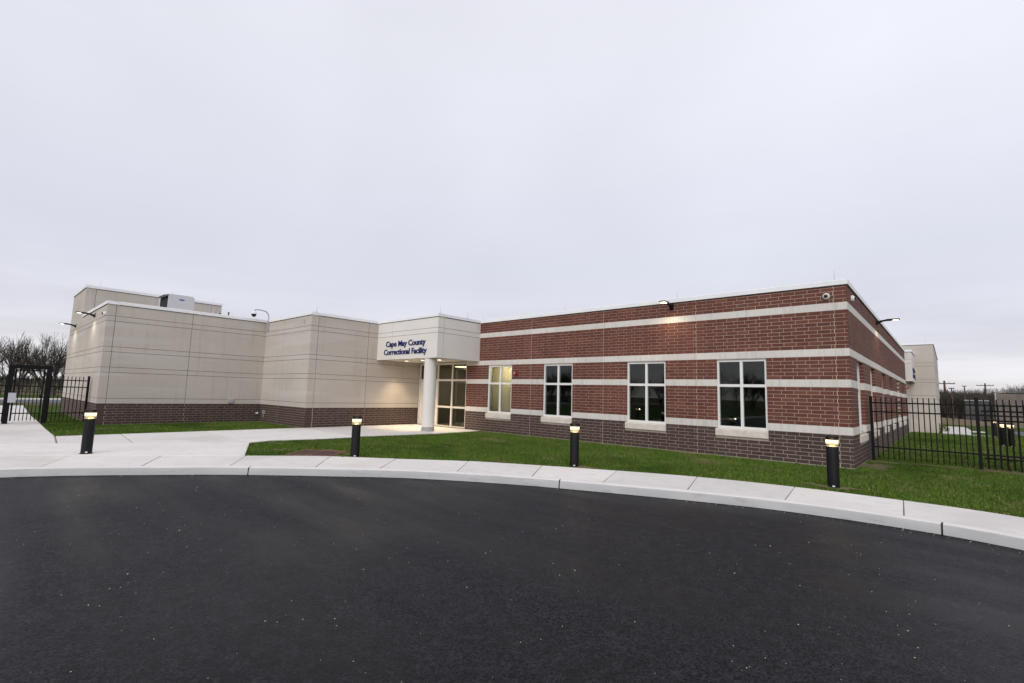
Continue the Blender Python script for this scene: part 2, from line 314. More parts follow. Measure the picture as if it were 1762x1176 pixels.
side = link('sidewalk', None); tag(side, kind='structure')
FB = offset(FRONT, .165)
jpairs = [((-12.4, -18.6), (-14.6, -18.4)), ((-11.6, -16.0), (-13.9, -15.9)), ((-11.06, -13.93), (-12.63, -13.49)), ((-10.17, -12.63), (-11.59, -11.95)), ((-9.27, -11.32), (-10.52, -10.54)), ((-7.95, -10.2), (-9.4, -9.05)), ((-7.0, -9.3), (-8.09, -8.06)), ((-5.75, -8.3), (-6.77, -6.93)), ((-4.42, -7.5), (-5.23, -6.04)), ((-3.05, -6.9), (-3.74, -5.26)), ((-1.66, -6.35), (-2.18, -4.6)), ((-.26, -5.9), (-.45, -4.24)), ((1.27, -5.82), (1.19, -4.19)), ((2.7, -6.05), (2.95, -4.4)), ((4.4, -6.75), (5.1, -5.3)), ((6, -8), (7, -6.7))]
for k in range(len(jpairs)-1):
    (f0, b0), (f1, b1) = jpairs[k:k+2]
    i0, i1 = nearest(FB, f0), nearest(FB, f1); j0, j1 = nearest(BACKV, b0), nearest(BACKV, b1)
    fr = FB[i0:i1+1]; bk = BACKV[j0:j1+1]
    pol = fr+bk[::-1]
    c = Vector((sum(p[0] for p in pol)/len(pol), sum(p[1] for p in pol)/len(pol)))
    # pull the two joint ends in by 5 mm and keep 5 mm off the kerb
    def shrink(p, q, w): d = Vector((q[0]-p[0], q[1]-p[1])); d.normalize(); return (p[0]+d.x*w, p[1]+d.y*w)
    fr = [shrink(fr[0], fr[-1], .006)]+fr[1:-1]+[shrink(fr[-1], fr[0], .006)]
    bk = [shrink(bk[0], bk[-1], .006)]+bk[1:-1]+[shrink(bk[-1], bk[0], .006)]
    pol = [shrink(p, c, .006) for p in fr]+bk[::-1]
    dz = random.uniform(-.003, .003)
    n = len(pol); b = MB()
    ins = [shrink(p, c, .012) for p in pol]
    vs = [(x, y, -.12) for x, y in pol]+[(x, y, -.006+dz) for x, y in pol]+[(x, y, dz) for x, y in ins]
    fs = [(i, (i+1) % n, n+(i+1) % n, n+i) for i in range(n)]+[(n+i, n+(i+1) % n, 2*n+(i+1) % n, 2*n+i) for i in range(n)]+[tuple(range(2*n, 3*n))]
    b.add(vs, fs); b.build('slab', 'concrete', side)
# far, unseen rest of the walk beside the drive
# joint fillers under the slabs
b = MB(); st_i, en_i = nearest(FB, (-13, -26)), nearest(FB, (8, -11))
st_j, en_j = nearest(BACKV, (-15.6, -26)), nearest(BACKV, (10, -11))
pol = FB[st_i:en_i+1:3]+BACKV[st_j:en_j+1:3][::-1]
b.prism(pol, -.13, -.018); b.build('joint_filler', 'jointrust', side)
# entrance plaza and paths (all slabs stand 5 mm apart)
PL = [
 [(-18.0, -13.2), (-18.0, -11.66), (-14.9, -11.9), (-15.66, -13.36)],
 [(-18.0, -11.65), (-18.0, -9.25), (-13.45, -9.40), (-14.89, -11.89)],
 [(-18.0, -9.24), (-18.0, -5.9), (-13.40, -5.9), (-13.42, -7.1), (-13.70, -8.72), (-13.45, -9.39)],
 [(-17.99, -5.89), (-17.99, -2.5), (-13.18, -2.5), (-13.34, -4.1), (-13.58, -5.7), (-13.41, -5.89)],
 [(-17.99, -2.49), (-17.99, -.05), (-14.3, -.05), (-13.4, -.05), (-13.28, -.95), (-13.18, -2.49)],
 [(-16.26, -14.46), (-14.905, -11.9), (-13.455, -9.41), (-10.62, -10.54), (-12.06, -12.57), (-13.34, -14.51)],
 [(-18.01, -16.4), (-18.01, -13.22), (-15.67, -13.38), (-16.26, -14.47), (-17.2, -16.4)],
 [(-17.19, -16.4), (-16.27, -14.47), (-13.35, -14.52), (-14.0, -16.4)],
 [(-21.5, -16.0), (-21.5, -13.16), (-18.02, -13.21), (-18.02, -16.0)],
 [(-25.0, -15.9), (-25.0, -13.08), (-21.51, -13.16), (-21.51, -15.9)],
 [(-30.5, -15.5), (-30.5, -13.0), (-25.01, -13.08), (-25.01, -15.5)],
 [(-36.5, -15.3), (-36.5, -12.8), (-30.51, -13.0), (-30.51, -15.3)],
 [(-42.8, -15.0), (-42.8, -12.6), (-36.51, -12.8), (-36.51, -15.0)],
]
walk = link('entrance_path', None); tag(walk, kind='structure')
for k, pol in enumerate(PL):
    c = Vector((sum(p[0] for p in pol)/len(pol), sum(p[1] for p in pol)/len(pol))); n = len(pol)
    def sh(p, w): d = c-Vector(p); d.normalize(); return (p[0]+d.x*w, p[1]+d.y*w)
    dz = random.uniform(-.003, .003); b = MB()
    o_ = [sh(p, .015) for p in pol]; i_ = [sh(p, .030) for p in pol]
    vs = [(x, y, -.12) for x, y in o_]+[(x, y, -.006+dz) for x, y in o_]+[(x, y, dz) for x, y in i_]
    fs = [(i, (i+1) % n, n+(i+1) % n, n+i) for i in range(n)]+[(n+i, n+(i+1) % n, 2*n+(i+1) % n, 2*n+i) for i in range(n)]+[tuple(range(2*n, 3*n))]
    b.add(vs, fs); b.build('slab', 'concrete', walk)
b = MB(); b.prism([(-17.95, -13.2), (-17.95, -.1), (-13.5, -.1), (-13.4, -2.5), (-13.7, -5.9), (-13.75, -8.7), (-13.6, -9.4), (-10.8, -10.5), (-13.4, -14.4), (-17.9, -14.4)], -.13, -.017); b.build('joint_filler', 'jointrust', walk)

# kerb in long pieces
kerb = link('kerb', None); tag(kerb, kind='structure')
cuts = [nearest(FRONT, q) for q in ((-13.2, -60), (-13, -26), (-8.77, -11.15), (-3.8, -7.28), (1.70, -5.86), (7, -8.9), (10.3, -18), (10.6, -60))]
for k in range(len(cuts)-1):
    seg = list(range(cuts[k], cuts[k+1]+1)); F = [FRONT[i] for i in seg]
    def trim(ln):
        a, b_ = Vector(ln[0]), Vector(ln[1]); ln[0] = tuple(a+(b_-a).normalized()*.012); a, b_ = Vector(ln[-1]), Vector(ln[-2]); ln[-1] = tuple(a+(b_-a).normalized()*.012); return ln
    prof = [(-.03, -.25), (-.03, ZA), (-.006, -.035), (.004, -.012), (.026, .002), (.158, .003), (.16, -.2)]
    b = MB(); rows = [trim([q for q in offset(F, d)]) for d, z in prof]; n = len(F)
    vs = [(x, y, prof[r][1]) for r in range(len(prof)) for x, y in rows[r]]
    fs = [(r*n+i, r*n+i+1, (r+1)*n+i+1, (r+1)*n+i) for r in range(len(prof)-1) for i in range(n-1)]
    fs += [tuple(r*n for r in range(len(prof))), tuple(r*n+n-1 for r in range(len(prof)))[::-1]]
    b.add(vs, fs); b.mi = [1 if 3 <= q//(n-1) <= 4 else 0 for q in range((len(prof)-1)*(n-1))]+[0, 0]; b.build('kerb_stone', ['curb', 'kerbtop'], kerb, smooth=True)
    q = FRONT[cuts[k]]; t_ = Vector(FRONT[cuts[k]+1])-Vector(FRONT[cuts[k]-1] if cuts[k] else q); t_.normalize(); nrm = Vector((-t_.y, t_.x))
    b = MB(); c0 = Vector(q)+nrm*.0; pol = [c0-t_*.015, c0+t_*.015, c0+t_*.015+nrm*.15, c0-t_*.015+nrm*.15]
    b.prism([tuple(v) for v in pol], -.2, -.012); b.build('joint_filler', 'joint_and_shade', kerb)

# tar and dirt gathered along the foot of the kerb
b = MB(); i0, i1 = nearest(FRONT, (-13, -26)), nearest(FRONT, (9, -12)); Lk = FRONT[i0:i1+1]
inn = offset(Lk, .05); rag = [offset(Lk[max(0, k-1):k+2], -(.035+.03*abs(math.sin(k*.71)+math.sin(k*1.9+1))*.6))[1 if k else 0] for k in range(len(Lk))]
vs = [(x, y, ZA+.002) for x, y in inn]+[(x, y, ZA+.003) for x, y in rag]; n = len(Lk)
b.add(vs, [(k+1, k, n+k, n+k+1) for k in range(n-1)]); tag(b.build('kerb_dirt', mat('tar_line', (.006, .006, .007), .9, .1)), 'dark tar line along the foot of the kerb', 'dirt', kind='stuff')

# ------------------------------------------------------------------ the building
R = .1016                      # one brick course
BL = .3048
BANDS = [(8, 10), (20, 22), (28, 30), (40, 42)]
ZT = 4.725; ZC = 4.862
BLD = thing('facility_building', (0, 0, 0), 'long single-storey building of red brick and tan concrete panels with white coping', 'building')
XT1, YL, Y12, XT3, YC, XK, XTALL, XEND, YB = -22.70, -11.72, -5.68, -18.02, -2.44, -13.634, -29.07, -33.3, 24.5

bricks = []                    # (centre distance, wall frame, s0, s1, z0, z1, brown)
class Wall:
    """vertical wall plane: origin o, direction d (unit xy), outward normal n"""
    def __init__(s, o, d, n): s.o = Vector((*o, 0)); s.d = Vector((*d, 0)); s.n = Vector((*n, 0))
    def P(s, t, dep, z): v = s.o+s.d*t-s.n*dep; return (v.x, v.y, z)
    def box(s, b, t0, t1, d0, d1, z0, z1, mi=0):
        vs = [s.P(t, d, z) for z in (z0, z1) for d in (d0, d1) for t in (t0, t1)]
        fs = [(0, 2, 3, 1), (4, 5, 7, 6), (0, 1, 5, 4), (2, 6, 7, 3), (0, 4, 6, 2), (1, 3, 7, 5)]
        if s.d.cross(-s.n).z < 0: fs = [f[::-1] for f in fs]
        b.add(vs, fs, mi)
def minus(iv, cuts):
    out = [iv]
    for a, b in cuts:
        nx = []
        for x, y in out:
            if b <= x or a >= y: nx.append((x, y)); continue
            if a > x: nx.append((x, a))
            if b < y: nx.append((b, y))
        out = nx
    return out
def courses(w, t0, t1, rows, joints, holes, ph=0.):
    """brick rectangles (t0,t1,z0,z1) of a wall; holes are (a,b,za,zb)"""
    res = []
    segs = []; ed = [t0]+sorted(j for j in joints if t0 < j < t1)+[t1]
    for i in range(len(ed)-1): segs.append((ed[i]+(.007 if i else 0), ed[i+1]-(.007 if i < len(ed)-2 else 0)))
    for r in rows:
        row = []
        za, zb = r*R+.0053, (r+1)*R-.0053
        off = ph+(R if r % 2 else 0)
        for a, b in segs:
            k = math.floor((a-off)/BL); x = off+k*BL
            while x < b:
                p, q = max(x+.0053, a), min(x+BL-.0053, b)
                for u_, v_ in minus((p, q), [(h[0], h[1]) for h in holes if h[2] < zb-.01 and h[3] > za+.01]):
                    if v_-u_ > .055 or not row: row.append([u_, v_])
                    elif u_-row[-1][1] < .03: row[-1][1] = v_
                    else: row.append([u_, v_])
                x += BL
        k = 0
        while k < len(row)-1:
            if row[k][1]-row[k][0] < .055 and row[k+1][0]-row[k][1] < .016 and row[k+1][0]-row[k][1] > .008: row[k+1][0] = row[k][0]; row.pop(k)
            else: k += 1
        res += [(u_, v_, za, zb) for u_, v_ in row if v_-u_ > .02]
    return res
def backing(w, name, t0, t1, z0, z1, holes, d0, d1, m, parent):
    b = MB(); xs = sorted({t0, t1, *[h[0]-.004 for h in holes], *[h[1]+.004 for h in holes]}); xs = [x for x in xs if t0 <= x <= t1]
    for i in range(len(xs)-1):
        mid = (xs[i]+xs[i+1])/2; iv = minus((z0, z1), [(h[2]-.004, h[3]+.004) for h in holes if h[0]-.004 < mid < h[1]+.004])
        for a, c in iv: w.box(b, xs[i], xs[i+1], d0, d1, a, c)
    return b.build(name, m, parent)

WZ0, WZ1 = .79, 2.82
WINX = [(-13.08, -11.685), (-10.01, -8.625), (-6.36, -4.97), (-3.35, -1.97)]
WINY = [(1.22, 2.62), (4.27, 5.67), (7.93, 9.33), (11.0, 12.4), (14.8, 16.2), (18.1, 19.5)]
XJ = [-10.66, -7.305, -3.965, -.305]
def brick_wall(nm, w, t0, t1, top, joints, wins, ph, hide=None):
    holes = [(a, b, WZ0, WZ1) for a, b in wins]
    sills = [(a-.055, b+.012, .575, .80) for a, b in wins]
    wall = backing(w, nm, t0, t1-.012, -.3, top, holes, .005, .26, 'mortar', BLD)
    red = courses(w, t0, t1, [r for r in range(10, int(top/R)+1) if not any(a <= r < b for a, b in BANDS)], joints, holes, ph)
    red = [(a, b, c, min(d, top-.004)) for a, b, c, d in red if c < top-.02]
    bro = courses(w, t0, t1, range(0, 8), joints, holes+sills, ph)
    for a, b, c, d in red: bricks.append((w, wall, a, b, c, d, 'red'))
    for a, b, c, d in bro: bricks.append((w, wall, a, b, c, d, 'brown'))
    # darker mortar behind the base courses
    bb = MB(); w.box(bb, t0+.001, t1-.001, .006, .05, -.25, 8*R-.001)
    holes2 = sills
    bb = MB(); xs = [t0+.001]+sorted([x for s in sills for x in s[:2]])+[t1-.001]
    for i in range(len(xs)-1):
        mid = (xs[i]+xs[i+1])/2; zt = .575 if any(s[0] < mid < s[1] for s in sills) else 8*R-.002
        w.box(bb, xs[i], xs[i+1], .0038, .05, -.25, zt)
    bb.build('base_mortar', 'mortar_brown', wall)
    ed = [t0]+sorted(joints)+[t1]
    for r0, r1 in BANDS:
        for i in range(len(ed)-1):
            for a, b in minus((ed[i]+(.007 if i else 0), ed[i+1]-(.007 if i < len(ed)-2 else 0)), [(h[0], h[1]) for h in holes if h[2] < r1*R-.03 and h[3] > r0*R+.03]):
                # each run is cut into stones about 1.2 m long
                nst = max(1, round((b-a)/1.22))
                for q in range(nst):
                    u_, v_ = a+(b-a)*q/nst, a+(b-a)*(q+1)/nst
                    mb = MB(); zlo = r0*R+.003; zhi = r1*R-.003
                    if r0 == 8:
                        pass
                    w.box(mb, u_+(.0015 if q else 0), v_-(.0015 if q < nst-1 else 0), -.003, .1, zlo, zhi); mb.build('stone_band', 'band', wall)
    for j in joints:
        mb = MB(); w.box(mb, j-.006, j+.006, .002, .06, -.2, top-.003); mb.build('control_joint', 'sealant', wall)
    return wall
def window(w, a, b, parent, recess=.04):
    fr = MB(); fw_ = .058; d0, d1 = recess, recess+.10; mz = 2.055; mx_ = (a+b)/2; hb = .038
    w.box(fr, a, a+fw_, d0, d1, WZ0, WZ1); w.box(fr, b-fw_, b, d0, d1, WZ0, WZ1)
    w.box(fr, a+fw_, b-fw_, d0+.001, d1-.001, WZ0, WZ0+.075); w.box(fr, a+fw_, b-fw_, d0+.001, d1-.001, WZ1-.06, WZ1)
    w.box(fr, mx_-hb, mx_+hb, d0+.004, d1-.004, WZ0+.075, WZ1-.06)
    w.box(fr, a+fw_, mx_-hb, d0+.006, d1-.006, mz-.04, mz+.04); w.box(fr, mx_+hb, b-fw_, d0+.006, d1-.006, mz-.04, mz+.04)
    f = fr.build('window', 'whiteframe', parent)
    for x0, x1 in ((a+fw_, mx_-hb), (mx_+hb, b-fw_)):
        for z0, z1 in ((WZ0+.075, mz-.04), (mz+.04, WZ1-.06)):
            g = MB(); w.box(g, x0, x1, d0+.05, d0+.058, z0, z1); g.build('pane', 'glass', f)
    s = MB(); vs = [w.P(t, d, z) for t in (a-.05, b+.008) for d, z in ((-.045, .58), (-.045, .755), (-.035, .767), (recess, .789), (recess+.02, .789), (recess+.02, .58))]
    fs = [(i, (i+1) % 6, 6+(i+1) % 6, 6+i) for i in range(6)]+[tuple(range(6))[::-1], tuple(range(6, 12))]
    if w.d.cross(-w.n).z < 0: fs = [q[::-1] for q in fs]
    s.add(vs, fs); s.build('sill', 'sill', f)
    return f
wf = Wall((0, 0), (1, 0), (0, -1)); ws = Wall((0, 0), (0, 1), (1, 0))
wallF = brick_wall('brick_wall', wf, -14.45, -.001, ZT, XJ, WINX, -.0832-BL)
wallS = brick_wall('brick_wall', ws, .1, 21.6, ZT, [.4, 3.6, 6.9, 10.2, 13.6, 17.2], WINY, .05)
for a, b in WINX: window(wf, a, b, BLD)
for a, b in WINY: window(ws, a, b, BLD, .11)

# ---- tan precast walls with brown brick base
GRO = [8, 10, 20, 22, 28, 30, 40, 42]
def tan_wall(w, t0, t1, top, joints, ph=0, base=True, mat_='tan', zlo=None, grooves=None):
    z_lo = 8*R if zlo is None else zlo
    back = MB(); w.box(back, t0+.002, t1-.002, .012, .25, (-.3 if base else z_lo+.003), top); wall = back.build('precast_wall', 'tan_sealant' if mat_ == 'tan' else 'jointrust', BLD)
    ed = [t0]+sorted(joints)+[t1]
    zs = [z_lo]+[g*R for g in (grooves or GRO) if z_lo+.05 < g*R < top-.1]+[top]
    for i in range(len(ed)-1):
        a = ed[i]+(.008 if i else 0); b = ed[i+1]-(.008 if i < len(ed)-2 else 0)
        mb = MB()
        for k in range(len(zs)-1): w.box(mb, a, b, 0, .1, zs[k]+(.008 if k else 0), zs[k+1]-(.008 if k < len(zs)-2 else 0))
        mb.build('panel', mat_, wall)
    if base:
        bb = MB(); w.box(bb, t0+.004, t1-.004, .020, .21, -.28, 8*R-.004); w.box(bb, t0+.003, t1-.003, .0045, .1, -.28, 8*R-.006)
        bb.build('base_mortar', 'mortar_brown', wall)
        for a, b, c, d in courses(w, t0, t1, range(0, 8), joints, [], ph): bricks.append((w, wall, a, b, c, d, 'brown'))
        for j in joints:
            mb = MB(); w.box(mb, j-.006, j+.006, .002, .06, -.2, 8*R); mb.build('control_joint', 'sealant', wall)
    return wall
w1 = Wall((XT1, 0), (0, 1), (1, 0)); tan_wall(w1, YL+.1, Y12, ZT, [-11.44, -8.79], .1)
w2 = Wall((0, Y12), (1, 0), (0, -1)); tan_wall(w2, XT1, XT3-.001, ZT, [-20.70], .05)
w3 = Wall((XT3, 0), (0, 1), (1, 0)); tan_wall(w3, Y12+.1, .06, ZT, [-5.36, -2.94], .02)
wl = Wall((0, YL), (1, 0), (0, -1)); tan_wall(wl, XTALL, XT1-.001, ZT, [-27.3, -25.1, -23.6], .1)
tan_wall(wl, XEND, XTALL-.001, 6.19, [-30.9], .1)
wt = Wall((XTALL, 0), (0, 1), (1, 0)); tan_wall(wt, YL+.1, -5.8, 6.19, [-11.35, -6.3], base=False, zlo=4.2, grooves=[42])
# far end block and its canopy
wb = Wall((0, YB), (1, 0), (0, -1)); tan_wall(wb, -6, 1.259, 5.40, [], base=False, zlo=-.2, grooves=[20, 22, 30, 32, 40, 42])
wb2 = Wall((1.26, 0), (0, 1), (1, 0)); tan_wall(wb2, YB+.1, YB+14, 5.40, [YB+6], base=False, zlo=-.2, grooves=[20, 22, 30, 32, 40, 42])
mb = MB(); mb.box(-.2, 21.62, -.2, -.02, YB, ZT); mb.build('recess_wall', 'tan', BLD)
wc1 = Wall((0, 21.55), (1, 0), (0, -1)); tan_wall(wc1, .0, .319, ZT, [], base=False, zlo=3.02, mat_='white_panel', grooves=[40, 42])
wc2 = Wall((.32, 0), (0, 1), (1, 0)); tan_wall(wc2, 21.66, YB-.02, ZT, [], base=False, zlo=3.02, mat_='white_panel', grooves=[40, 42])
mb = MB(); mb.box(.01, 21.66, 3.03, .21, YB-.02, 3.07); mb.build('soffit', 'white_panel', BLD)

# ---- entrance canopy
wcl = Wall((0, YC), (1, 0), (0, -1)); tan_wall(wcl, XT3, XK-.001, ZT, [-16.86], base=False, zlo=3.02, mat_='white_panel', grooves=[40, 42])
wcr = Wall((XK, 0), (0, 1), (1, 0)); tan_wall(wcr, YC+.1, -.004, ZT, [-2.13], base=False, zlo=3.02, mat_='white_panel', grooves=[40, 42])
mb = MB(); mb.box(XT3+.01, YC+.1, 3.035, XK-.1, -.01, 3.06); soff = mb.build('canopy_soffit', 'white_panel', BLD)
for x, y in ((-17.17, -1.36), (-15.96, -1.36), (-14.82, -1.33)):
    mb = MB(); mb.lathe([(.13, .034), (.13, .026), (.10, .022), (.095, .032)], (x, y, 3.0), 20); d = mb.build('downlight', 'whiteframe', soff)
    mb = MB(); mb.lathe([(.095, .027), (.001, .027)], (x, y, 3.0), 20); mb.build('lens', 'down', d)
    ld = bpy.data.lights.new('downlight_beam', 'SPOT'); ld.energy = 260; ld.color = (1, .77, .48); ld.spot_size = math.radians(96); ld.spot_blend = .95; ld.shadow_soft_size = .06
    lo = bpy.data.objects.new('downlight_beam', ld); COL.objects.link(lo); lo.location = (x, y, 3.0); lo.parent = BLD
mb = MB(); mb.lathe([(.001, -.1), (.255, -.1), (.255, .16)], (-14.36, -2.16, 0), 40); mb.lathe([(.27, -.1), (.27, .17), (.262, .175), (.262, 3.036)], (-14.36, -2.16, 0), 40)
mb = MB(); mb.lathe([(.262, .17), (.262, 3.036)], (-14.36, -2.16, 0), 48); cl_ = mb.build('column', 'white_panel', BLD, smooth=True)
mb = MB(); mb.lathe([(.27, -.15), (.27, .172), (.258, .178)], (-14.36, -2.16, 0), 48); mb.build('column_base', mat('grey_column_base', (.33, .32, .31), .7), cl_, smooth=True)

# ---- coping round every roof edge
def coping(w, t0, t1, z0, z1, n=1, over=.035, wid=.34, e0=0, e1=0):
    for i in range(n):
        a = t0+(t1-t0)*i/n; b = t0+(t1-t0)*(i+1)/n
        if i == 0: a -= e0
        if i == n-1: b += e1
        vs = [w.P(t, d, z) for t in (a+(.002 if i else 0), b-(.002 if i < n-1 else 0)) for d, z in ((-over, z0), (-over, z1-.012), (-over+.012, z1), (wid, z1-.02), (wid, z0), (0.01, z0))]
        fs = [(q, (q+1) % 6, 6+(q+1) % 6, 6+q) for q in range(6)]+[tuple(range(6))[::-1], tuple(range(6, 12))]
        if w.d.cross(-w.n).z < 0: fs = [f[::-1] for f in fs]
        m_ = MB(); m_.add(vs, fs); cp_ = m_.build('coping', 'coping', BLD)
        m_ = MB(); w.box(m_, a+.04, b-.04, -.012, .05, z0-.022, z0-.001); m_.build('coping_shade_strip', 'joint_and_shade', cp_)  # dark strip painted in as the shadow line under the coping
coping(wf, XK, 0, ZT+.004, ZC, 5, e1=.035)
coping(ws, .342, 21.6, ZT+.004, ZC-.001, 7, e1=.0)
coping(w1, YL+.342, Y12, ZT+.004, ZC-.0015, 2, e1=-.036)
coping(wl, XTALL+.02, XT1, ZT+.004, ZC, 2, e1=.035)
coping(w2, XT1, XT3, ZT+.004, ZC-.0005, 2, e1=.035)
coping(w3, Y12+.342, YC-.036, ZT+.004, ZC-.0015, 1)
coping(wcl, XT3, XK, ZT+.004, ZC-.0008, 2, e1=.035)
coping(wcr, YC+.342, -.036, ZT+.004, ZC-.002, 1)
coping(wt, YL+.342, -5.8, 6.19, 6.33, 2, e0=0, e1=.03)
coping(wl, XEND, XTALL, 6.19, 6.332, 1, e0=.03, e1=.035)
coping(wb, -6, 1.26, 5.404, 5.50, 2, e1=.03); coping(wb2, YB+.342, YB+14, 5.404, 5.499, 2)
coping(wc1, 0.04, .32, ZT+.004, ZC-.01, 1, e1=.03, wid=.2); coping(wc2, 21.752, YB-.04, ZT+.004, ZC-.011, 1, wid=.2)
# roofs and unseen rear walls
mb = MB(); mb.box(XT1-.2, YL+.25, 4.35, XEND+.2, 24, 4.45); mb.box(XT1-.2, Y12+.25, 4.36, XT3-.2, 24, 4.46); mb.box(XT3-.2, .26, 4.355, -.26, YB+13.8, 4.455); mb.box(XT3-.2, YC+.2, 4.40, XK-.2, .27, 4.44); mb.box(XTALL-.2, YL+.25, 5.9, XEND+.25, -6, 6.0); mb.box(-6, YB+.2, 5.1, 1.1, YB+13.8, 5.2); mb.build('roof', 'roof', BLD)
mb = MB(); mb.box(XEND, YL+.26, -.3, XEND+.25, 24, ZT); mb.box(XEND, 24, -.3, -6, 24.25, ZT); mb.box(XEND, YL+.26, ZT, XEND+.25, -5.8, 6.19); mb.box(XEND+.26, -6.05, 4.46, XTALL-.26, -5.8, 6.18); mb.box(-6, YB+.26, -.3, -5.75, YB+14, 5.4); mb.box(-5.74, YB+13.75, -.3, 1.0, YB+14, 5.4); mb.build('rear_wall', 'tan', BLD)

# ---- interiors: dark offices, a lit office behind the first window, the lobby
mb = MB()
mb.box(-14.4, .27, -.05, -.27, 5.5, 0); mb.build('office_floor', 'roomfloor', BLD)
mb = MB(); mb.box(-14.4, .27, 2.95, -.27, 5.5, 3.0); mb.build('office_ceiling', 'room', BLD)
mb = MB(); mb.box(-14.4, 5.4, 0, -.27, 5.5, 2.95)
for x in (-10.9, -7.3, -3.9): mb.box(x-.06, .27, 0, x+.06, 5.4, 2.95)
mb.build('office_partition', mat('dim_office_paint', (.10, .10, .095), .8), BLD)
mb = MB(); mb.box(-.6, .27, 0, -.5, 5.4, 2.95); mb.box(-.5, 5.5, 0, -.27, 21.5, 2.95); mb.box(-5, 5.55, -.05, -.27, 21.5, 0); mb.box(-5, 5.55, 2.95, -.27, 21.5, 3.0); mb.box(-5.1, 5.5, 0, -5, 21.5, 2.95)
mb = MB(); mb.box(-5, 5.55, -.05, -.27, 21.5, 0); mb.box(-5, 5.55, 2.95, -.27, 21.5, 3.0); mb.box(-5.1, 5.5, 0, -5, 21.5, 2.95); mb.build('corridor_walls', 'room', BLD)
mb = MB(); mb.box(-13.95, 1.05, 0, -10.97, 1.15, 2.94); mb.build('lit_office_wall', 'roomwarm', BLD)
mb = MB(); mb.box(-14.39, .3, 0, -14.3, 5.4, 2.94); mb.build('lit_office_side_wall', mat('sage_wall', (.30, .33, .29), .8), BLD)
mb = MB(); mb.box(-13.3, .42, 2.90, -12.0, .62, 2.94); mb.build('ceiling_light', 'ceillight', BLD)
# lobby
mb = MB(); mb.box(-18.0, .12, -.05, -14.46, 7, -.004); mb.build('lobby_floor', 'roomfloor', BLD)
mb = MB(); mb.box(-18.0, .12, 2.97, -14.46, 7, 3.0); mb.build('lobby_ceiling', mat('lobby_ceiling_tiles', (.20, .19, .17), .8), BLD)
mb = MB(); mb.box(-18.1, .12, 0, -18.0, 7, 2.97); mb.box(-18.0, 6.9, 0, -14.46, 7, 2.97); mb.box(-14.46, .27, 0, -14.405, 7, 2.97); mb.build('lobby_wall', mat('lobby_paint', (.34, .325, .30), .8), BLD)
mb = MB()
for x in (-17.9, -16.9, -15.9, -15.2, -14.6): mb.box(x-.035, 2.4, 0, x+.035, 2.5, 2.9)
for z in (.02, .93, 2.15, 2.86): mb.box(-17.86, 2.41, z-.03, -14.64, 2.49, z+.04)
mb.build('vestibule_frame', 'storeframe', BLD)
mb = MB(); mb.box(-17.0, 3.3, 0, -15.3, 3.9, 1.0); mb.box(-17.05, 3.25, 1.0, -15.25, 3.95, 1.04); mb.build('reception_counter', 'roomwarm', BLD)
mb = MB(); mb.box(-15.35, 2.36, 1.2, -15.05, 2.39, 1.65); mb.box(-17.4, 6.86, 1.2, -17.0, 6.89, 1.7); mb.build('notice_frame', 'navy', BLD)
mb = MB(); mb.box(-15.32, 2.352, 1.24, -15.08, 2.358, 1.61); mb.build('notice_sheet', 'camwhite', BLD)
mb = MB(); mb.box(-17.3, 1.7, 2.93, -16.5, 2.3, 2.965); mb.box(-16.6, 4.2, 2.93, -15.1, 5.4, 2.965); mb.box(-15.9, 2.6, 2.935, -15.2, 3.2, 2.965); mb.build('ceiling_light', 'lobbylight', BLD)

# ---- entrance storefront
def storefront():
    d0, d1 = .06, .17; b = MB(); w = wf
    V = [-17.95, -16.55, -15.50, -14.50]; Z = [0.02, .93, 2.19, 2.965]; h = .045
    for x in V: w.box(b, x-h, x+h, d0, d1, .01, 3.0)
    for i in range(3):
        for z in Z:
            if i == 0 and z < 2: continue
            w.box(b, V[i]+h, V[i+1]-h, d0+.003, d1-.003, max(.012, z-h), min(z+h, 3.03))
    b_ = b.build('storefront', 'storeframe', BLD)
    for i in range(3):
        for k in range(3):
            if i == 0 and k < 2: continue
            g = MB(); w.box(g, V[i]+h, V[i+1]-h, .11, .118, Z[k]+h, Z[k+1]-h); g.build('pane', 'glassclear', b_)
    # door leaf with tall narrow vision panel
    dr = MB(); a, c = V[0]+h+.005, V[1]-h-.005
    g0, g1 = a+.22, c-.22
    w.box(dr, a, g0, .075, .125, .015, 2.14); w.box(dr, g1, c, .075, .125, .015, 2.14); w.box(dr, g0, g1, .076, .124, .015, .30); w.box(dr, g0, g1, .076, .124, 1.98, 2.14)
    d = dr.build('door', 'storeframe', BLD)
    g = MB(); w.box(g, g0, g1, .098, .106, .30, 1.98); g.build('pane', 'glassclear', d)
    g = MB(); w.box(g, c-.16, c-.13, .03, .045, .7, 1.5); w.box(g, c-.16, c-.13, .045, .076, .72, .75); w.box(g, c-.16, c-.13, .045, .076, 1.45, 1.48); g.build('handle', 'galv', d)
    g = MB()
    for z in (.25, 1.1, 1.95): w.box(g, a-.012, a+.012, .06, .076, z, z+.12)
    g.build('hinge', 'galv', d)
storefront()
mb = MB(); mb.box(-18.0, .02, 3.035, -14.45, .25, ZT); mb.build('storefront_header', 'tan', BLD)

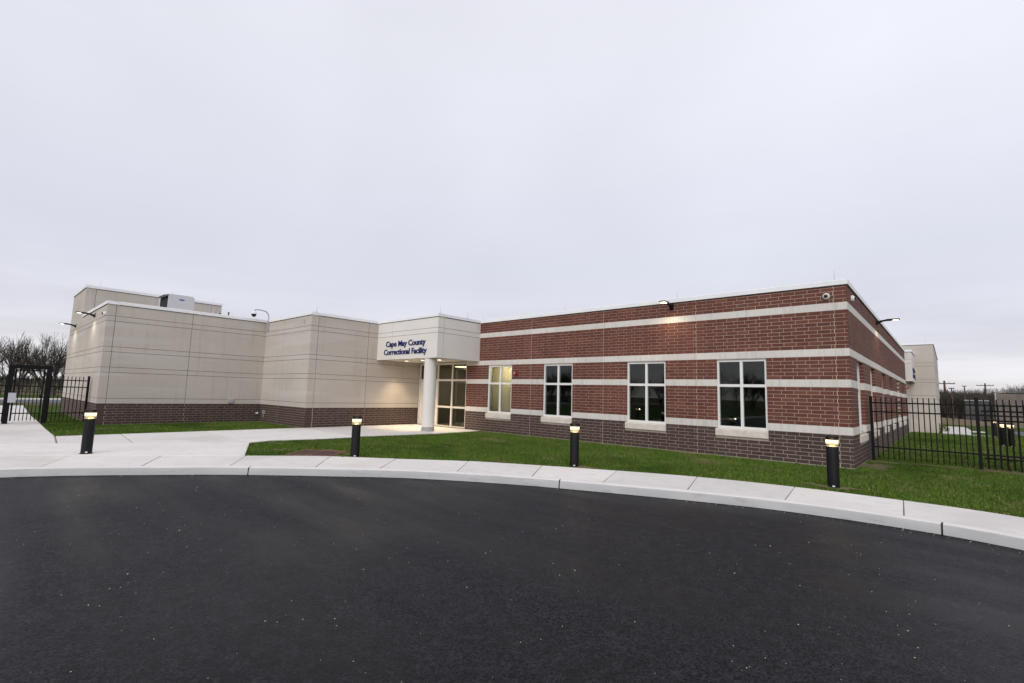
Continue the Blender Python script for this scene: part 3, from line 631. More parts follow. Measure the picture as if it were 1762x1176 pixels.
# ---- bricks: the 300 that show largest are parts of their own, the rest one mesh per wall
def bkey(q):
    w, wall, a, b, c, d, k = q; t = (a+b)/2; p = Vector(w.P(t, 0, (c+d)/2)); v = CAM-p; r = v.length; cosn = v.dot(w.n)/r
    return -(b-a)*(d-c)*max(cosn, 0)/r**2
order = sorted(bricks, key=bkey); near, rest = order[:300], order[300:]
cache = {}
for w, wall, a, b, c, d, k in near:
    key = (round(b-a, 3), round(d-c, 3), k, tuple(w.d))
    if key not in cache:
        m_ = MB(); L_ = b-a; H_ = d-c; wz = Wall((0, 0), w.d[:2], w.n[:2]); ch = .004
        vs = [wz.P(t, dd, z) for dd, t, z in ((.0, ch, ch), (.0, L_-ch, ch), (.0, L_-ch, H_-ch), (.0, ch, H_-ch), (ch, 0, 0), (ch, L_, 0), (ch, L_, H_), (ch, 0, H_), (.1, 0, 0), (.1, L_, 0), (.1, L_, H_), (.1, 0, H_))]
        fs = [(0, 1, 2, 3)]+[(i+4, (i+1) % 4+4, (i+1) % 4, i) for i in range(4)]+[(i+8, (i+1) % 4+8, (i+1) % 4+4, i+4) for i in range(4)]
        if w.d.cross(-w.n).z < 0: fs = [f[::-1] for f in fs]
        m_.add(vs, fs); me = bpy.data.meshes.new('brick'); me.from_pydata(m_.v, [], m_.f); me.materials.append(M[k]); cache[key] = me
    o = link('brick', cache[key], wall); o.location = Vector(w.P(a, random.uniform(-.0015, .0015), c))
groups = {}
for q in rest: groups.setdefault((q[1].name, q[6]), []).append(q)
for (wn, k), lst in groups.items():
    m_ = MB()
    for w, wall, a, b, c, d, _ in lst: j = random.uniform(-.0015, .0015); w.box(m_, a, b, j, .1+j, c, d)
    o = m_.build('brickwork', k, lst[0][1]); o['kind'] = 'stuff'
# ---- lightning rods along the coping
for x, y, z in ((-.27, .1, ZC), (-4.6, .1, ZC), (-9.1, .1, ZC), (-13.7, -2.3, ZC), (-13.55, -.9, ZC), (-13.6, .1, ZC), (-17.9, -5.55, ZC), (-22.8, -5.0, ZC), (-22.8, -11.2, ZC), (-29.2, -11.2, 6.33), (-29.2, -8.2, 6.33), (-29.2, -6.2, 6.33), (.9, YB+.1, 5.5), (-.1, 8, ZC)):
    mb = MB(); mb.tube((x, y, z-.03), (x, y, z+.30), .008, .004, 6); mb.tube((x, y, z-.03), (x, y, z+.03), .02, .02, 6); mb.build('lightning_rod', 'galv', BLD)

# ------------------------------------------------------------------ lettering on the canopies
def char_mesh(body, off=.022):
    c = bpy.data.curves.new('t', 'FONT'); c.body = body; c.size = 1; c.extrude = .06; c.offset = off; c.space_character = 1.0; c.resolution_u = 4
    o = bpy.data.objects.new('t', c); COL.objects.link(o); bpy.context.view_layer.update()
    dg = bpy.context.evaluated_depsgraph_get(); me = bpy.data.meshes.new_from_object(o.evaluated_get(dg))
    bpy.data.objects.remove(o); bpy.data.curves.remove(c); return me
def xmax(me): return max(v.co.x for v in me.vertices)
def sign(loc, rz, lines, label):
    root = thing('building_sign', loc, label, 'sign', 'blue sign lettering', rz); root.rotation_euler = (0, 0, rz)
    for text, x0, x1, zb, cap in lines:
        full = char_mesh(text); fmin = min(v.co.x for v in full.vertices); fmax = xmax(full); sx = (x1-x0)/(fmax-fmin)
        capm = char_mesh('C'); ch = max(v.co.y for v in capm.vertices)-min(v.co.y for v in capm.vertices); sz = cap/ch
        for i, chh in enumerate(text):
            if chh == ' ': continue
            me = char_mesh(chh); pre = char_mesh(text[:i+1]); dx = xmax(pre)-xmax(me)
            for v in me.vertices:
                x, y, z = v.co; v.co = (x0+(x+dx-fmin)*sx, -z*.16-.016, zb+y*sz)
            me.materials.clear(); me.materials.append(M['navy']); o = link('letter', me, root)
    return root
LN = [('Cape May County', -17.30, -14.40, 3.60, .262), ('Correctional Facility', -17.43, -14.30, 3.235, .262)]
sign((0, YC, 0), 0, LN, 'dark blue raised lettering on the white fascia of the entrance canopy')
s2 = sign((.32, 23.05, 0), math.pi/2, [(t, a+15.86, b+15.86, z, h) for t, a, b, z, h in LN], 'dark blue raised lettering on the far canopy past the side windows')
for q in s2.children: q.scale = (.80, 1, 1)

# ------------------------------------------------------------------ bollard lights
def bollard():
    r = thing('bollard_light', (0, 0, 0), 'x', 'bollard light', 'black bollard lights with glowing heads')
    b = MB(); b.lathe([(.125, -.1), (.125, .012), (.104, .016), (.104, .80), (.098, .806), (.001, .806)], n=28); b.build('post', 'blackbody', r, smooth=True)
    b = MB(); b.lathe([(.110, .795), (.110, .812), (.098, .814)], n=28); b.build('lower_ring', mat_ring, r, smooth=True)
    b = MB(); b.lathe([(.099, .812), (.099, .845), (.09, .85)], n=28); b.build('reflector_cone', mat_cone, r, smooth=True)
    b = MB(); b.lathe([(.104, .838), (.106, .86), (.106, .925)], n=28); b.build('lens', mat_lens, r, smooth=True)
    b = MB(); b.lathe([(.107, .925), (.107, .995), (.102, 1.0), (.001, 1.0)], n=28); b.lathe([(.107, .925), (.001, .924)], n=28); b.build('cap', 'blackbody', r, smooth=True)
    b = MB(); b.box(-.022, -.1065, .03, .022, -.1035, .055); b.build('maker_plate', 'camwhite', r)
    ld = bpy.data.lights.new('bollard_glow', 'POINT'); ld.energy = 2.6; ld.color = (1, .78, .45); ld.shadow_soft_size = .03
    lo = bpy.data.objects.new('bollard_glow', ld); COL.objects.link(lo); lo.location = (0, -.145, .885); lo.parent = r
    return r
def bollard_lens():
    m = emit_mat('bollard_lens', (1, .83, .50), 1.0); t = m.node_tree; g = nn(t, 'ShaderNodeTexCoord'); sp_ = nn(t, 'ShaderNodeSeparateXYZ'); t.links.new(g.outputs['Object'], sp_.inputs[0])
    r = nn(t, 'ShaderNodeMapRange'); r.inputs['From Min'].default_value = .838; r.inputs['From Max'].default_value = .90; r.inputs['To Min'].default_value = .6; r.inputs['To Max'].default_value = 2.2
    t.links.new(sp_.outputs['Z'], r.inputs[0]); e = [n for n in t.nodes if n.type == 'EMISSION'][0]; t.links.new(r.outputs[0], e.inputs[1]); return m
mat_ring = mat('champagne_ring', (.55, .45, .28), .35, .5); mat_cone = mat('reflector', (.30, .25, .16), .35, .4)
mat_lens = bollard_lens()
b0 = bollard()
for i, (x, y, z, rz, lab) in enumerate((
    (-12.88, -13.13, 0, 1.44, 'black bollard light standing on the pale concrete walk near the gate'),
    (-9.06, -8.59, -.02, 1.03, 'black bollard light on the grass beside the rusty drain grate'),
    (-4.73, -5.47, -.02, .60, 'black bollard light on the grass between the second and third brick-wall windows'),
    (.09, -3.60, -.02, .15, 'black bollard light on the grass in front of the red brick corner'),
    (3.63, 23.2, -.02, 0, 'far black bollard light beyond the fence at the end of the side lawn'),
    (3.49, 14.95, -.02, 0, 'left one of a close pair of bollard lights behind the right fence'),
    (3.72, 14.55, -.02, 0, 'right one of a close pair of bollard lights behind the right fence'))):
    o = b0 if i == 0 else copy_tree(b0)
    o.location = (x, y, z); o.rotation_euler = (0, 0, rz); o['label'] = lab
    if z == 0: pass

# ------------------------------------------------------------------ drain grate
g = thing('drain_grate', (-10.17, -8.98, -.012), 'rusty cast-iron drain grate in the grass beside the walk', 'drain grate', rz=math.radians(39))
b = MB(); hx, hy = .58, .52
for x0, y0, x1, y1 in ((-hx, -hy, hx, -hy+.06), (-hx, hy-.06, hx, hy), (-hx, -hy+.06, -hx+.06, hy-.06), (hx-.06, -hy+.06, hx, hy-.06), (-.03, -hy+.06, .03, hy-.06)): b.box(x0, y0, -.05, x1, y1, .02)
b.build('frame', 'rust', g)
for k in range(5):
    for sx in (-1, 1):
        x = sx*(.03+.082*(k+1)); b = MB(); b.box(x-.014, -hy+.06, -.05, x+.014, hy-.06, .014); b.build('bar', 'rust', g)
b = MB(); b.box(-hx+.03, -hy+.03, -.4, hx-.03, hy-.03, .009); b.build('pit_shade_block', 'dark', g)  # solid block just below the bar tops, its dark colour imitates the pit's shade

# ------------------------------------------------------------------ metal fences and gates
def fence(name, p0, p1, zb, label, group, h=1.84, rails=(.38, 1.405, 1.67), posts=(0, 1), sp=.12, pick0=.12, ps=.075, lo=.04):
    d = Vector((p1[0]-p0[0], p1[1]-p0[1])); Ln = d.length; rz = math.atan2(d.y, d.x)
    r = thing(name, (*p0, zb), label, 'fence' if 'fence' in name else 'gate', group, rz)
    for k in posts:
        b = MB(); x = Ln*k; b.box(x-ps/2, -ps/2, -.3, x+ps/2, ps/2, h); b.box(x-ps/2-.004, -ps/2-.004, h, x+ps/2+.004, ps/2+.004, h+.02); b.build('post', 'black', r)
        b = MB(); b.box(x-ps/2-.05, -ps/2-.05, -.05, x+ps/2+.05, ps/2+.05, .006); b.build('post_plate', 'black', r)
    for z in rails:
        b = MB(); b.box(.0 if 0 not in posts else ps/2, -.018, z-.02, Ln-(ps/2 if 1 in posts else 0), .018, z+.02); b.build('rail', 'black', r)
    n = int((Ln-.04)/sp); me = None
    for k in range(n):
        x = pick0+k*sp
        if x > Ln-.05: break
        if me is None:
            b = MB(); b.box(-.0125, -.0125, lo, .0125, .0125, h-.02); b.add([(-.0125, -.0125, h-.02), (.0125, -.0125, h-.02), (.0125, .0125, h-.02), (-.0125, .0125, h-.02), (0, 0, h)], [(0, 1, 4), (1, 2, 4), (2, 3, 4), (3, 0, 4)])
            o = b.build('picket', 'black', r); me = o.data
        else: o = link('picket', me, r)
        o.location = (x, 0, 0)
    return r
FY = 3.0
fence('metal_fence', (.10, FY), (2.39, FY), .0, 'black picket fence panel running from the brick side wall to a thick post', 'black picket fences')
fence('metal_fence', (2.39, FY), (5.9, FY), .0, 'black picket fence panel at the right edge with a gate behind it', 'black picket fences', posts=(1,), pick0=.14)
fence('sliding_gate', (2.48, FY+.16), (6.5, FY+.16), -.12, 'black sliding gate leaf right behind the right fence panel', None, h=1.84, rails=(.40, 1.39, 1.64), posts=(1,), sp=.12, pick0=.075)
FXL = -24.3
fence('metal_fence', (FXL, -13.02), (FXL, -11.82), .0, 'short black picket fence panel between the gate and the tan corner wall', 'black picket fences', posts=(1,), sp=.118, pick0=.09, lo=.08)
fence('metal_fence', (FXL, -17.2), (FXL, -14.06), .0, 'black picket fence at the left edge before the gate', 'black picket fences', posts=(0,), sp=.118, pick0=.10, lo=.08)
gt = thing('pedestrian_gate', (FXL, -14.06, 0), 'black picket walk gate in a heavy square frame at the left edge', 'gate', rz=math.pi/2)
b = MB(); b.box(-.075, -.075, -.3, .075, .075, 2.20); b.build('gate_post', 'black', gt)
b = MB(); b.box(.965, -.075, -.3, 1.115, .075, 2.20); b.build('gate_post', 'black', gt)
b = MB(); b.box(.075, -.074, 2.06, .965, .074, 2.199); b.build('header', 'black', gt)
lf_ = MB(); lf_.box(.11, -.025, .10, .16, .025, 2.03); lf_.box(.88, -.025, .10, .93, .025, 2.03); lf_.box(.16, -.024, 1.985, .88, .024, 2.029)
for z in (.38, 1.405, 1.67): lf_.box(.16, -.02, z-.02, .88, .02, z+.02)
lf_ = lf_.build('gate_leaf', 'black', gt); pm = None
for k in range(6):
    if pm is None:
        b = MB(); b.box(-.0125, -.0125, .10, .0125, .0125, 1.80); o = b.build('picket', 'black', lf_); pm = o.data
    else: o = link('picket', pm, lf_)
    o.location = (.255+k*.106, 0, 0)
b = MB(); b.box(.84, -.06, .95, .93, .06, 1.1); b.build('lock_box', 'black', lf_)
b = MB(); b.box(.925, -.05, 1.04, .97, -.03, 1.07); b.build('latch', 'galv', lf_)
# notice on the gate post: print too small to read
m_ = bpy.data.materials.new('printed_notice'); m_.use_nodes = True; t = m_.node_tree; bs = t.nodes['Principled BSDF']
g_ = nn(t, 'ShaderNodeTexCoord'); wv = nn(t, 'ShaderNodeTexWave'); wv.bands_direction = 'Z'; wv.inputs['Scale'].default_value = 13; wv.inputs['Distortion'].default_value = 0
t.links.new(g_.outputs['Object'], wv.inputs['Vector']); nz = nn(t, 'ShaderNodeTexNoise'); nz.inputs['Scale'].default_value = 60; t.links.new(g_.outputs['Object'], nz.inputs['Vector'])
ml = nn(t, 'ShaderNodeMath', operation='MULTIPLY'); t.links.new(wv.outputs['Fac'], ml.inputs[0]); t.links.new(nz.outputs[0], ml.inputs[1])
cr = nn(t, 'ShaderNodeValToRGB'); cr.color_ramp.elements[0].position = .3; cr.color_ramp.elements[0].color = (.55, .57, .63, 1); cr.color_ramp.elements[1].position = .5; cr.color_ramp.elements[1].color = (.28, .29, .34, 1)
t.links.new(ml.outputs[0], cr.inputs[0]); t.links.new(cr.outputs[0], bs.inputs['Base Color'])
b = MB(); b.box(-.002, -.105, -.18, .004, .105, .18); nt_ = b.build('gate_notice', m_); nt_.location = (FXL+.082, -13.955, .965)
tag(nt_, 'small pale printed notice fixed on the left gate post', 'notice')

# ------------------------------------------------------------------ wall lamps
def wall_lamp(cool):
    r = thing('wall_lamp', (0, 0, 0), 'x', 'wall lamp', 'black arm-mounted wall lamps')
    b = MB(); b.box(-.07, -.03, -.13, .07, 0, .13); b.build('wall_plate', 'black', r)
    b = MB(); ps = [(-.02, -.06, .075), (-.12, .0, .06), (-.25, .04, .048), (-.42, .065, .042)]
    for k in range(3): b.tube((0, ps[k][0], ps[k][1]), (0, ps[k+1][0], ps[k+1][1]), ps[k][2], ps[k+1][2], 10)
    b.build('arm', 'black', r, smooth=True)
    b = MB()
    vs = [(x*s_, y, z) for y, s_, z0, z1 in ((-.38, .6, .035, .105), (-.46, 1, .03, .11), (-.86, 1, .055, .105), (-.90, .8, .065, .095)) for x, z in ((-.13, z0), (.13, z0), (.10, z1), (-.10, z1))]
    fs = [(k*4+i, k*4+(i+1) % 4, (k+1)*4+(i+1) % 4, (k+1)*4+i) for k in range(3) for i in range(4)]+[(0, 1, 2, 3), (15, 14, 13, 12)]
    b.add(vs, fs); b.build('lamp_head', 'black', r)
    b = MB(); vs = [(-.10, -.64, .031), (.10, -.64, .031), (.10, -.84, .044), (-.10, -.84, .044)]; b.add([(x, y, z) for x, y, z in vs]+[(x, y, z+.012) for x, y, z in vs], [(3, 2, 1, 0), (4, 5, 6, 7), (0, 1, 5, 4), (1, 2, 6, 5), (2, 3, 7, 6), (3, 0, 4, 7)]); b.build('led_panel', 'lampcool' if cool else 'lampglow', r)
    ld = bpy.data.lights.new('lamp_beam', 'SPOT'); ld.energy = 45; ld.color = (1, .90, .72) if cool else (1, .78, .48); ld.spot_size = math.radians(150); ld.spot_blend = .8; ld.shadow_soft_size = .1
    lo = bpy.data.objects.new('lamp_beam', ld); COL.objects.link(lo); lo.location = (0, -.62, -.005); lo.parent = r
    return r
L0 = wall_lamp(False); L0.location = (-4.74, -.004, 4.60); L0['label'] = 'lit black wall lamp high on the red brick front wall'
L1 = copy_tree(L0); L1.location = (.004, 6.8, 4.60); L1.rotation_euler = (0, 0, math.pi/2); L1['label'] = 'lit black wall lamp reaching out from the receding brick side wall'
L2 = wall_lamp(True); L2.location = (-25.45, YL-.002, 4.50); L2['label'] = 'lit black wall lamp on the left tan wall, nearer to the wall corner'
L3 = copy_tree(L2); L3.location = (-31.1, YL-.002, 4.46); L3['label'] = 'lit black wall lamp on the left tan wall below the taller block'

for q, s_ in ((L0, .84), (L1, .76), (L2, .72), (L3, .72)): q.scale = (s_, s_, s_)

# ------------------------------------------------------------------ cameras, alarms and small wall fittings
def dome_cam(loc, rz, label):
    r = thing('security_camera', loc, label, 'camera', 'white dome cameras', rz)
    b = MB(); b.lathe([(.001, 0), (.085, 0), (.085, .035), (.075, .06), (.05, .075)], n=20)
    for i, v in enumerate(b.v): b.v[i] = (v[0], -v[2], v[1])
    b.f = [f[::-1] for f in b.f]; b.build('housing', 'camwhite', r, smooth=True)
    b = MB(); b.lathe([(.05, .07), (.047, .088), (.034, .105), (.016, .114), (.001, .116)], n=16)
    for i, v in enumerate(b.v): b.v[i] = (v[0], -v[2], v[1])
    b.f = [f[::-1] for f in b.f]; b.build('dome', 'camdark', r, smooth=True)
    return r
dome_cam((-.455, 0, 4.45), 0, 'white dome security camera on the front brick wall near its top corner')
dome_cam((.0, .78, 4.47), math.pi/2, 'white dome security camera just round the corner on the brick side wall')
dome_cam((-23.05, YL, 4.36), 0, 'white dome security camera on the left tan wall beside its corner')
r = thing('security_camera', (-22.42, Y12, 4.5), 'pale hanging dome camera on a bent arm above the tan inner corner', 'camera')
b = MB(); b.box(-.06, -.10, -.16, .06, -.002, .30); b.build('mount_box', 'galv', r)
b = MB(); ps = [(0, -.05, .29), (0, -.05, .50), (-.0, -.10, .64), (-.0, -.20, .74), (0, -.50, .78), (0, -.68, .76), (0, -.73, .66)]
for k in range(6): b.tube(ps[k], ps[k+1], .028, .028, 10)
b.build('arm', 'galv', r, smooth=True)
b = MB(); b.lathe([(.03, .68), (.08, .65), (.12, .58), (.12, .54)], (0, -.73, 0), 20); b.build('housing', 'camwhite', r, smooth=True)
b = MB(); b.lathe([(.11, .54), (.10, .47), (.06, .415), (.001, .40)], (0, -.73, 0), 20); b.build('dome', 'camdark', r, smooth=True)
def strobe(loc, rz, label):
    r = thing('fire_alarm', loc, label, 'alarm', 'red wall alarms', rz)
    b = MB(); b.box(-.065, -.05, -.08, .065, 0, .08); b.build('body', 'redplastic', r)
    b = MB(); b.lathe([(.05, 0), (.055, .06), (.03, .085), (.001, .087)], n=14)
    for i, v in enumerate(b.v): b.v[i] = (v[0], -v[2]-.04, v[1]-.01)
    b.f = [f[::-1] for f in b.f]; b.build('horn', 'redplastic', r, smooth=True)
    b = MB(); b.box(-.13, -.045, .0, -.07, -.005, .05); b.build('strobe_lens', 'camwhite', r)
strobe((-11.41, 0, 2.46), 0, 'red fire alarm with pale strobe beside the lit window')
strobe((.0, 21.2, 2.62), math.pi/2, 'distant red fire alarm at the far end of the brick side wall')
b = MB(); b.box(XT1, -7.12, .86, XT1+.07, -6.90, 1.02); b.box(XT1+.07, -7.11, .87, XT1+.075, -6.91, 1.01); tag(b.build('outlet_box', 'galv'), 'small grey outlet box on the tan wall above its brick base', 'outlet box')
b = MB(); b.box(XT1, -5.86, .35, XT1+.06, -5.76, .43); b.tube((XT1+.06, -5.81, .38), (XT1+.11, -5.81, .36), .02, .015, 8); tag(b.build('wall_tap', 'camwhite'), 'small white wall tap low in the tan inner corner', 'tap')
b = MB(); b.box(-22.2, Y12-.08, .38, -22.09, Y12, .54); b.tube((-22.145, Y12-.04, .2), (-22.145, Y12-.04, .38), .015, .015, 8); tag(b.build('valve_box', 'galv'), 'small grey valve box right of the tan inner corner', 'valve box')
b = MB(); b.box(-18.72, Y12-.04, 4.42, -18.66, Y12, 4.56); tag(b.build('wall_sensor', 'galv'), 'tiny grey sensor under the coping of the tan projecting wall', 'sensor')

# ------------------------------------------------------------------ roof top unit and vents
u = thing('rooftop_unit', (-25.0, -8.73, 4.45), 'light grey rooftop air unit with open hood behind the tan parapet', 'air unit')
b = MB(); b.box(-1.9, -.5, 0, -.02, .5, .55); b.build('plinth', 'unit', u)
b = MB(); vs = [(0, -.53, .56), (0, .52, .56), (0, .52, 1.30), (0, .44, 1.385), (0, -.47, 1.385), (0, -.53, 1.33)]
vv = vs+[(-.09, y, z) for _, y, z in vs]; n = 6; b.add(vv, [tuple(range(n))]+[(i, n+i, n+(i+1) % n, (i+1) % n) for i in range(n)]+[tuple(range(n, 2*n))[::-1]]); b.build('front_panel', 'unit', u)
b = MB(); b.box(-1.9, -.50, .56, -.10, .49, 1.35); b.build('cabinet', 'unit', u)
b = MB(); vs = [(-.10, -.52, 1.36), (-1.5, -.52, 1.36), (-1.5, -1.05, .86), (-.10, -1.05, .86)]
b = MB(); b.add([(-.1, -.51, 1.36), (-1.55, -.51, 1.36), (-1.55, -.51, .60), (-.1, -.51, .60)], [(0, 1, 2, 3)]); b.box(-1.5, -.53, .62, -.14, -.512, 1.28); b.build('intake_opening', 'unitdark', u)
b = MB(); b.add([(-.02, -.50, 1.372), (-1.6, -.50, 1.372), (-1.6, -.72, 1.30), (-.02, -.72, 1.30), (-.02, -.50, 1.385), (-1.6, -.50, 1.385), (-1.6, -.73, 1.315), (-.02, -.73, 1.315)], [(0, 1, 2, 3), (7, 6, 5, 4), (3, 2, 6, 7), (0, 3, 7, 4), (1, 5, 6, 2)]); b.build('rain_hood', 'unit', u)
b = MB(); nn_ = 24; vs = [(.006, .0+.12*math.cos(2*math.pi*i/nn_), 1.16+.035*math.sin(2*math.pi*i/nn_)) for i in range(nn_)]; b.add([(.0005, y, z) for _, y, z in vs]+vs, [tuple(range(nn_, 2*nn_))]+[(i, (i+1) % nn_, nn_+(i+1) % nn_, nn_+i) for i in range(nn_)]); b.build('maker_badge', 'logo', u)
b = MB(); b.box(.0005, -.535, .50, .03, .525, .545); b.build('base_rail', 'unit', u)
for i, (y, h_) in enumerate(((-7.35, .75), (-7.0, .62), (-6.62, .72))):
    b = MB(); b.tube((-25.2, y, 4.45), (-25.2, y, 4.6+h_), .03, .03, 8); b.tube((-25.2, y, 4.6+h_), (-25.2, y, 4.63+h_), .045, .045, 8)
    tag(b.build('vent_pipe', 'unit' if i == 0 else 'unitdark'), ['pale roof vent pipe nearest to the rooftop unit', 'short dark roof vent pipe, middle one of three', 'dark roof vent pipe furthest right of the rooftop unit'][i], 'vent pipe', 'roof vent pipes')

# ------------------------------------------------------------------ trees
def grow(segs, p, d, ln, r, lvl, maxl, spread, rnd, up_=.12, nch=(1, 1, 2)):
    n = 3; q = Vector(p)
    for i in range(n):
        d = (d+Vector((rnd.uniform(-1, 1), rnd.uniform(-1, 1), rnd.uniform(-.6, 1)))*.14+Vector((0, 0, up_*.3))).normalized()
        q2 = q+d*ln/n; segs.append((q.copy(), q2.copy(), r*(1-.25*i/n), r*(1-.25*(i+1)/n))); q = q2
        if lvl < maxl and (i > 0 or lvl > 0):
            for k in range(rnd.choice(nch)):
                a = Vector((rnd.gauss(0, 1), rnd.gauss(0, 1), rnd.gauss(0, .6))); a = (a-d*a.dot(d)).normalized()
                grow(segs, q, (d*1.0+a*rnd.uniform(.5, 1.0)*spread).normalized(), ln*rnd.uniform(.55, .75), r*rnd.uniform(.42, .58), lvl+1, maxl, spread, rnd, up_, nch)
    if lvl < maxl: grow(segs, q, d, ln*.7, r*.6, lvl+1, maxl, spread, rnd, up_, nch)
def segs_mesh(segs, n=3):
    b = MB()
    for a, c, r0, r1 in segs: b.tube(a, c, r0, r1, n, caps=False)
    return b
def bare_tree(loc, h, label, seed, stems=5, name='bare_tree', maxl=3, minr=.011):
    rnd = random.Random(seed); r = thing(name, loc, label, 'tree', 'bare winter trees')
    tr = MB(); tr.tube((0, 0, -.3), (0, 0, h*.10), h*.045, h*.038, 9); tr.tube((0, 0, h*.10), (rnd.uniform(-.1, .1), 0, h*.16), h*.038, h*.03, 9); tr.build('trunk', 'bark', r)
    segs = []
    for k in range(stems):
        a = 2*math.pi*(k+rnd.uniform(-.3, .3))/stems; tilt = rnd.choice((rnd.uniform(.1, .5), rnd.uniform(.7, 1.9)))
        d = Vector((math.cos(a)*tilt, math.sin(a)*tilt, 1)).normalized()
        grow(segs, Vector((0, 0, h*.10)), d, h*rnd.uniform(.40, .55), h*.011, 0, maxl, .55, rnd, .22, (1, 2, 2))
    zt = max(s[1].z for s in segs); k = h/zt
    segs = [(a*k, c*k, max(r0, minr), max(r1, minr*.8)) for a, c, r0, r1 in segs]
    segs_mesh(segs).build('crown', 'bark', r)
    return r
# direction helper: a point on the ground plane seen at photo pixel x, at a distance
def at(px, dist, z=-.03, py=690):
    d = fw+rt2*((px-881)/CF)-up2*((py-588)/CF); h = math.hypot(d.x, d.y); return Vector((CAM.x+d.x/h*dist, CAM.y+d.y/h*dist, z))
bare_tree(at(26, 76), 7.1, 'wide bare tree at the left edge behind the gate', 3, 12)
bare_tree(at(88, 76), 7.3, 'bare tree next to the left end of the tan building', 8, 12)
bare_tree(at(-45, 80), 6.8, 'bare tree partly cut by the left picture edge', 21, 7)
# woods that read as one mass: left background, right background and behind the drive (seen in the window panes)
def woods(name, spots, label, seed, m='wood', und=True):
    rnd = random.Random(seed); protos = []
    for k in range(5):
        segs = []
        for s_ in range(3):
            a = 2*math.pi*s_/3+rnd.random(); grow(segs, Vector((0, 0, .08)), Vector((math.cos(a)*.35, math.sin(a)*.35, 1)).normalized(), .36, .014, 0, 3, .8, rnd)
        zt = max(q[1].z for q in segs); b = segs_mesh([(a/zt, c/zt, r0, r1*.9) for a, c, r0, r1 in segs]); b.tube((0, 0, -.05), (0, 0, .14), .03, .022, 5)
        protos.append((np.array([tuple(v) for v in b.v]), [f for f in b.f]))
    V = []; Fc = []; o = 0
    for x, y, h in spots:
        v, f = rnd.choice(protos); t_ = rnd.random()*6.28; c_, s_ = math.cos(t_), math.sin(t_); w_ = h*rnd.uniform(.8, 1.2)
        vv = np.stack([(v[:, 0]*c_-v[:, 1]*s_)*w_+x, (v[:, 0]*s_+v[:, 1]*c_)*w_+y, v[:, 2]*h-.1], 1)
        V.append(vv); Fc += [tuple(i+o for i in q) for q in f]; o += len(v)
    me = bpy.data.meshes.new(name); me.from_pydata(np.concatenate(V).tolist(), [], Fc); me.materials.append(M[m]); ob = link(name, me)
    return tag(ob, label, 'woodland', kind='stuff')
rnd = random.Random(5)
sp = []
for k in range(90):
    px = rnd.uniform(-120, 150); p = at(px, rnd.uniform(112, 150)); sp.append((p.x, p.y, rnd.uniform(2.0, 3.4)))
woods('woodland', sp, 'low bare woodland behind the left trees', 1)
sp = []
for k in range(150):
    px = rnd.uniform(1600, 1960); f_ = (px-1600)/180; dd = rnd.uniform(112, 150); p = at(px, dd, py=700)
    sp.append((p.x, p.y, (4.3+min(2.2, max(0, f_-.35)*3.2))*rnd.uniform(.7, 1.0)*dd/118))
for k in range(95):
    px = rnd.uniform(1596, 1690); p = at(px, rnd.uniform(80, 108), py=700); sp.append((p.x, p.y, rnd.uniform(3.0, 4.3)))
woods('woodland', sp, 'bare brown woodland along the right horizon', 2)
sp = []
for k in range(170):
    x = rnd.uniform(-150, 40); y = -rnd.uniform(70, 105); sp.append((x, y, rnd.uniform(5.0, 8.5)))
woods('woodland', sp, 'bare woodland across the drive, mirrored in the window panes', 3)

# ------------------------------------------------------------------ distant left side: road, kerb line, rail fence
b = MB(); b.add([(-56, -120, -.02), (-49, -120, -.02), (-49, 60, -.02), (-56, 60, -.02)], [(0, 1, 2, 3)]); tag(b.build('far_road', 'roadfar'), kind='structure')
b = MB(); b.box(-58.4, -120, -.1, -56.0, 60, .07); tag(b.build('far_pavement', 'concrete'), kind='structure')
b = MB(); b.add([(-48.9, -120, -.018), (-42.9, -120, -.018), (-42.9, 60, -.018), (-48.9, 60, -.018)], [(0, 1, 2, 3)]); tag(b.build('verge', 'field'), kind='structure')
r = thing('perimeter_fence', (-76, -40, 0), 'long thin dark picket fence in front of the left woodland', 'fence')
for z in (.3, 1.6):
    b = MB(); b.box(-.03, 0, z-.03, .03, 60, z+.03); b.build('rail', 'black', r)
b = MB()
for k in range(300): b.box(-.015, k*.2, 0, .015, k*.2+.03, 1.8)
b.build('picket_run', 'black', r)['kind'] = 'stuff'

# ------------------------------------------------------------------ distant right side
def rect(name, pts, z, m, kind='structure'):
    b = MB(); b.prism(pts, z-.08, z); return tag(b.build(name, m), kind=kind)
rect('side_path', [(1.40, 23.2), (3.55, 23.5), (3.5, 24.2), (2.75, 24.6), (2.75, 29.0), (3.5, 29.1), (3.45, 30.3), (2.9, 30.4), (2.68, 38), (1.40, 38.6)], .0, 'concrete')
rect('service_drive', [(5.2, 20), (30, 14), (60, 30), (30, 40), (4.4, 34), (5.0, 27)], -.012, 'roadfar')
# dirt bank
b = MB(); nx, ny = 36, 14; vs = []
for j in range(ny+1):
    for i in range(nx+1):
        u_, v_ = i/nx, j/ny; x = -6+u_*46; y = 44+v_*9
        h_ = .75*math.sin(math.pi*v_)*(.45+.55*math.sin(u_*9+1)**2)*min(1, u_*9)+rng.uniform(-.06, .06)
        vs.append((x, y, h_-.05))
b.add(vs, [(j*(nx+1)+i, j*(nx+1)+i+1, (j+1)*(nx+1)+i+1, (j+1)*(nx+1)+i) for j in range(ny) for i in range(nx)]); tag(b.build('dirt_bank', 'soil', smooth=True), kind='structure')
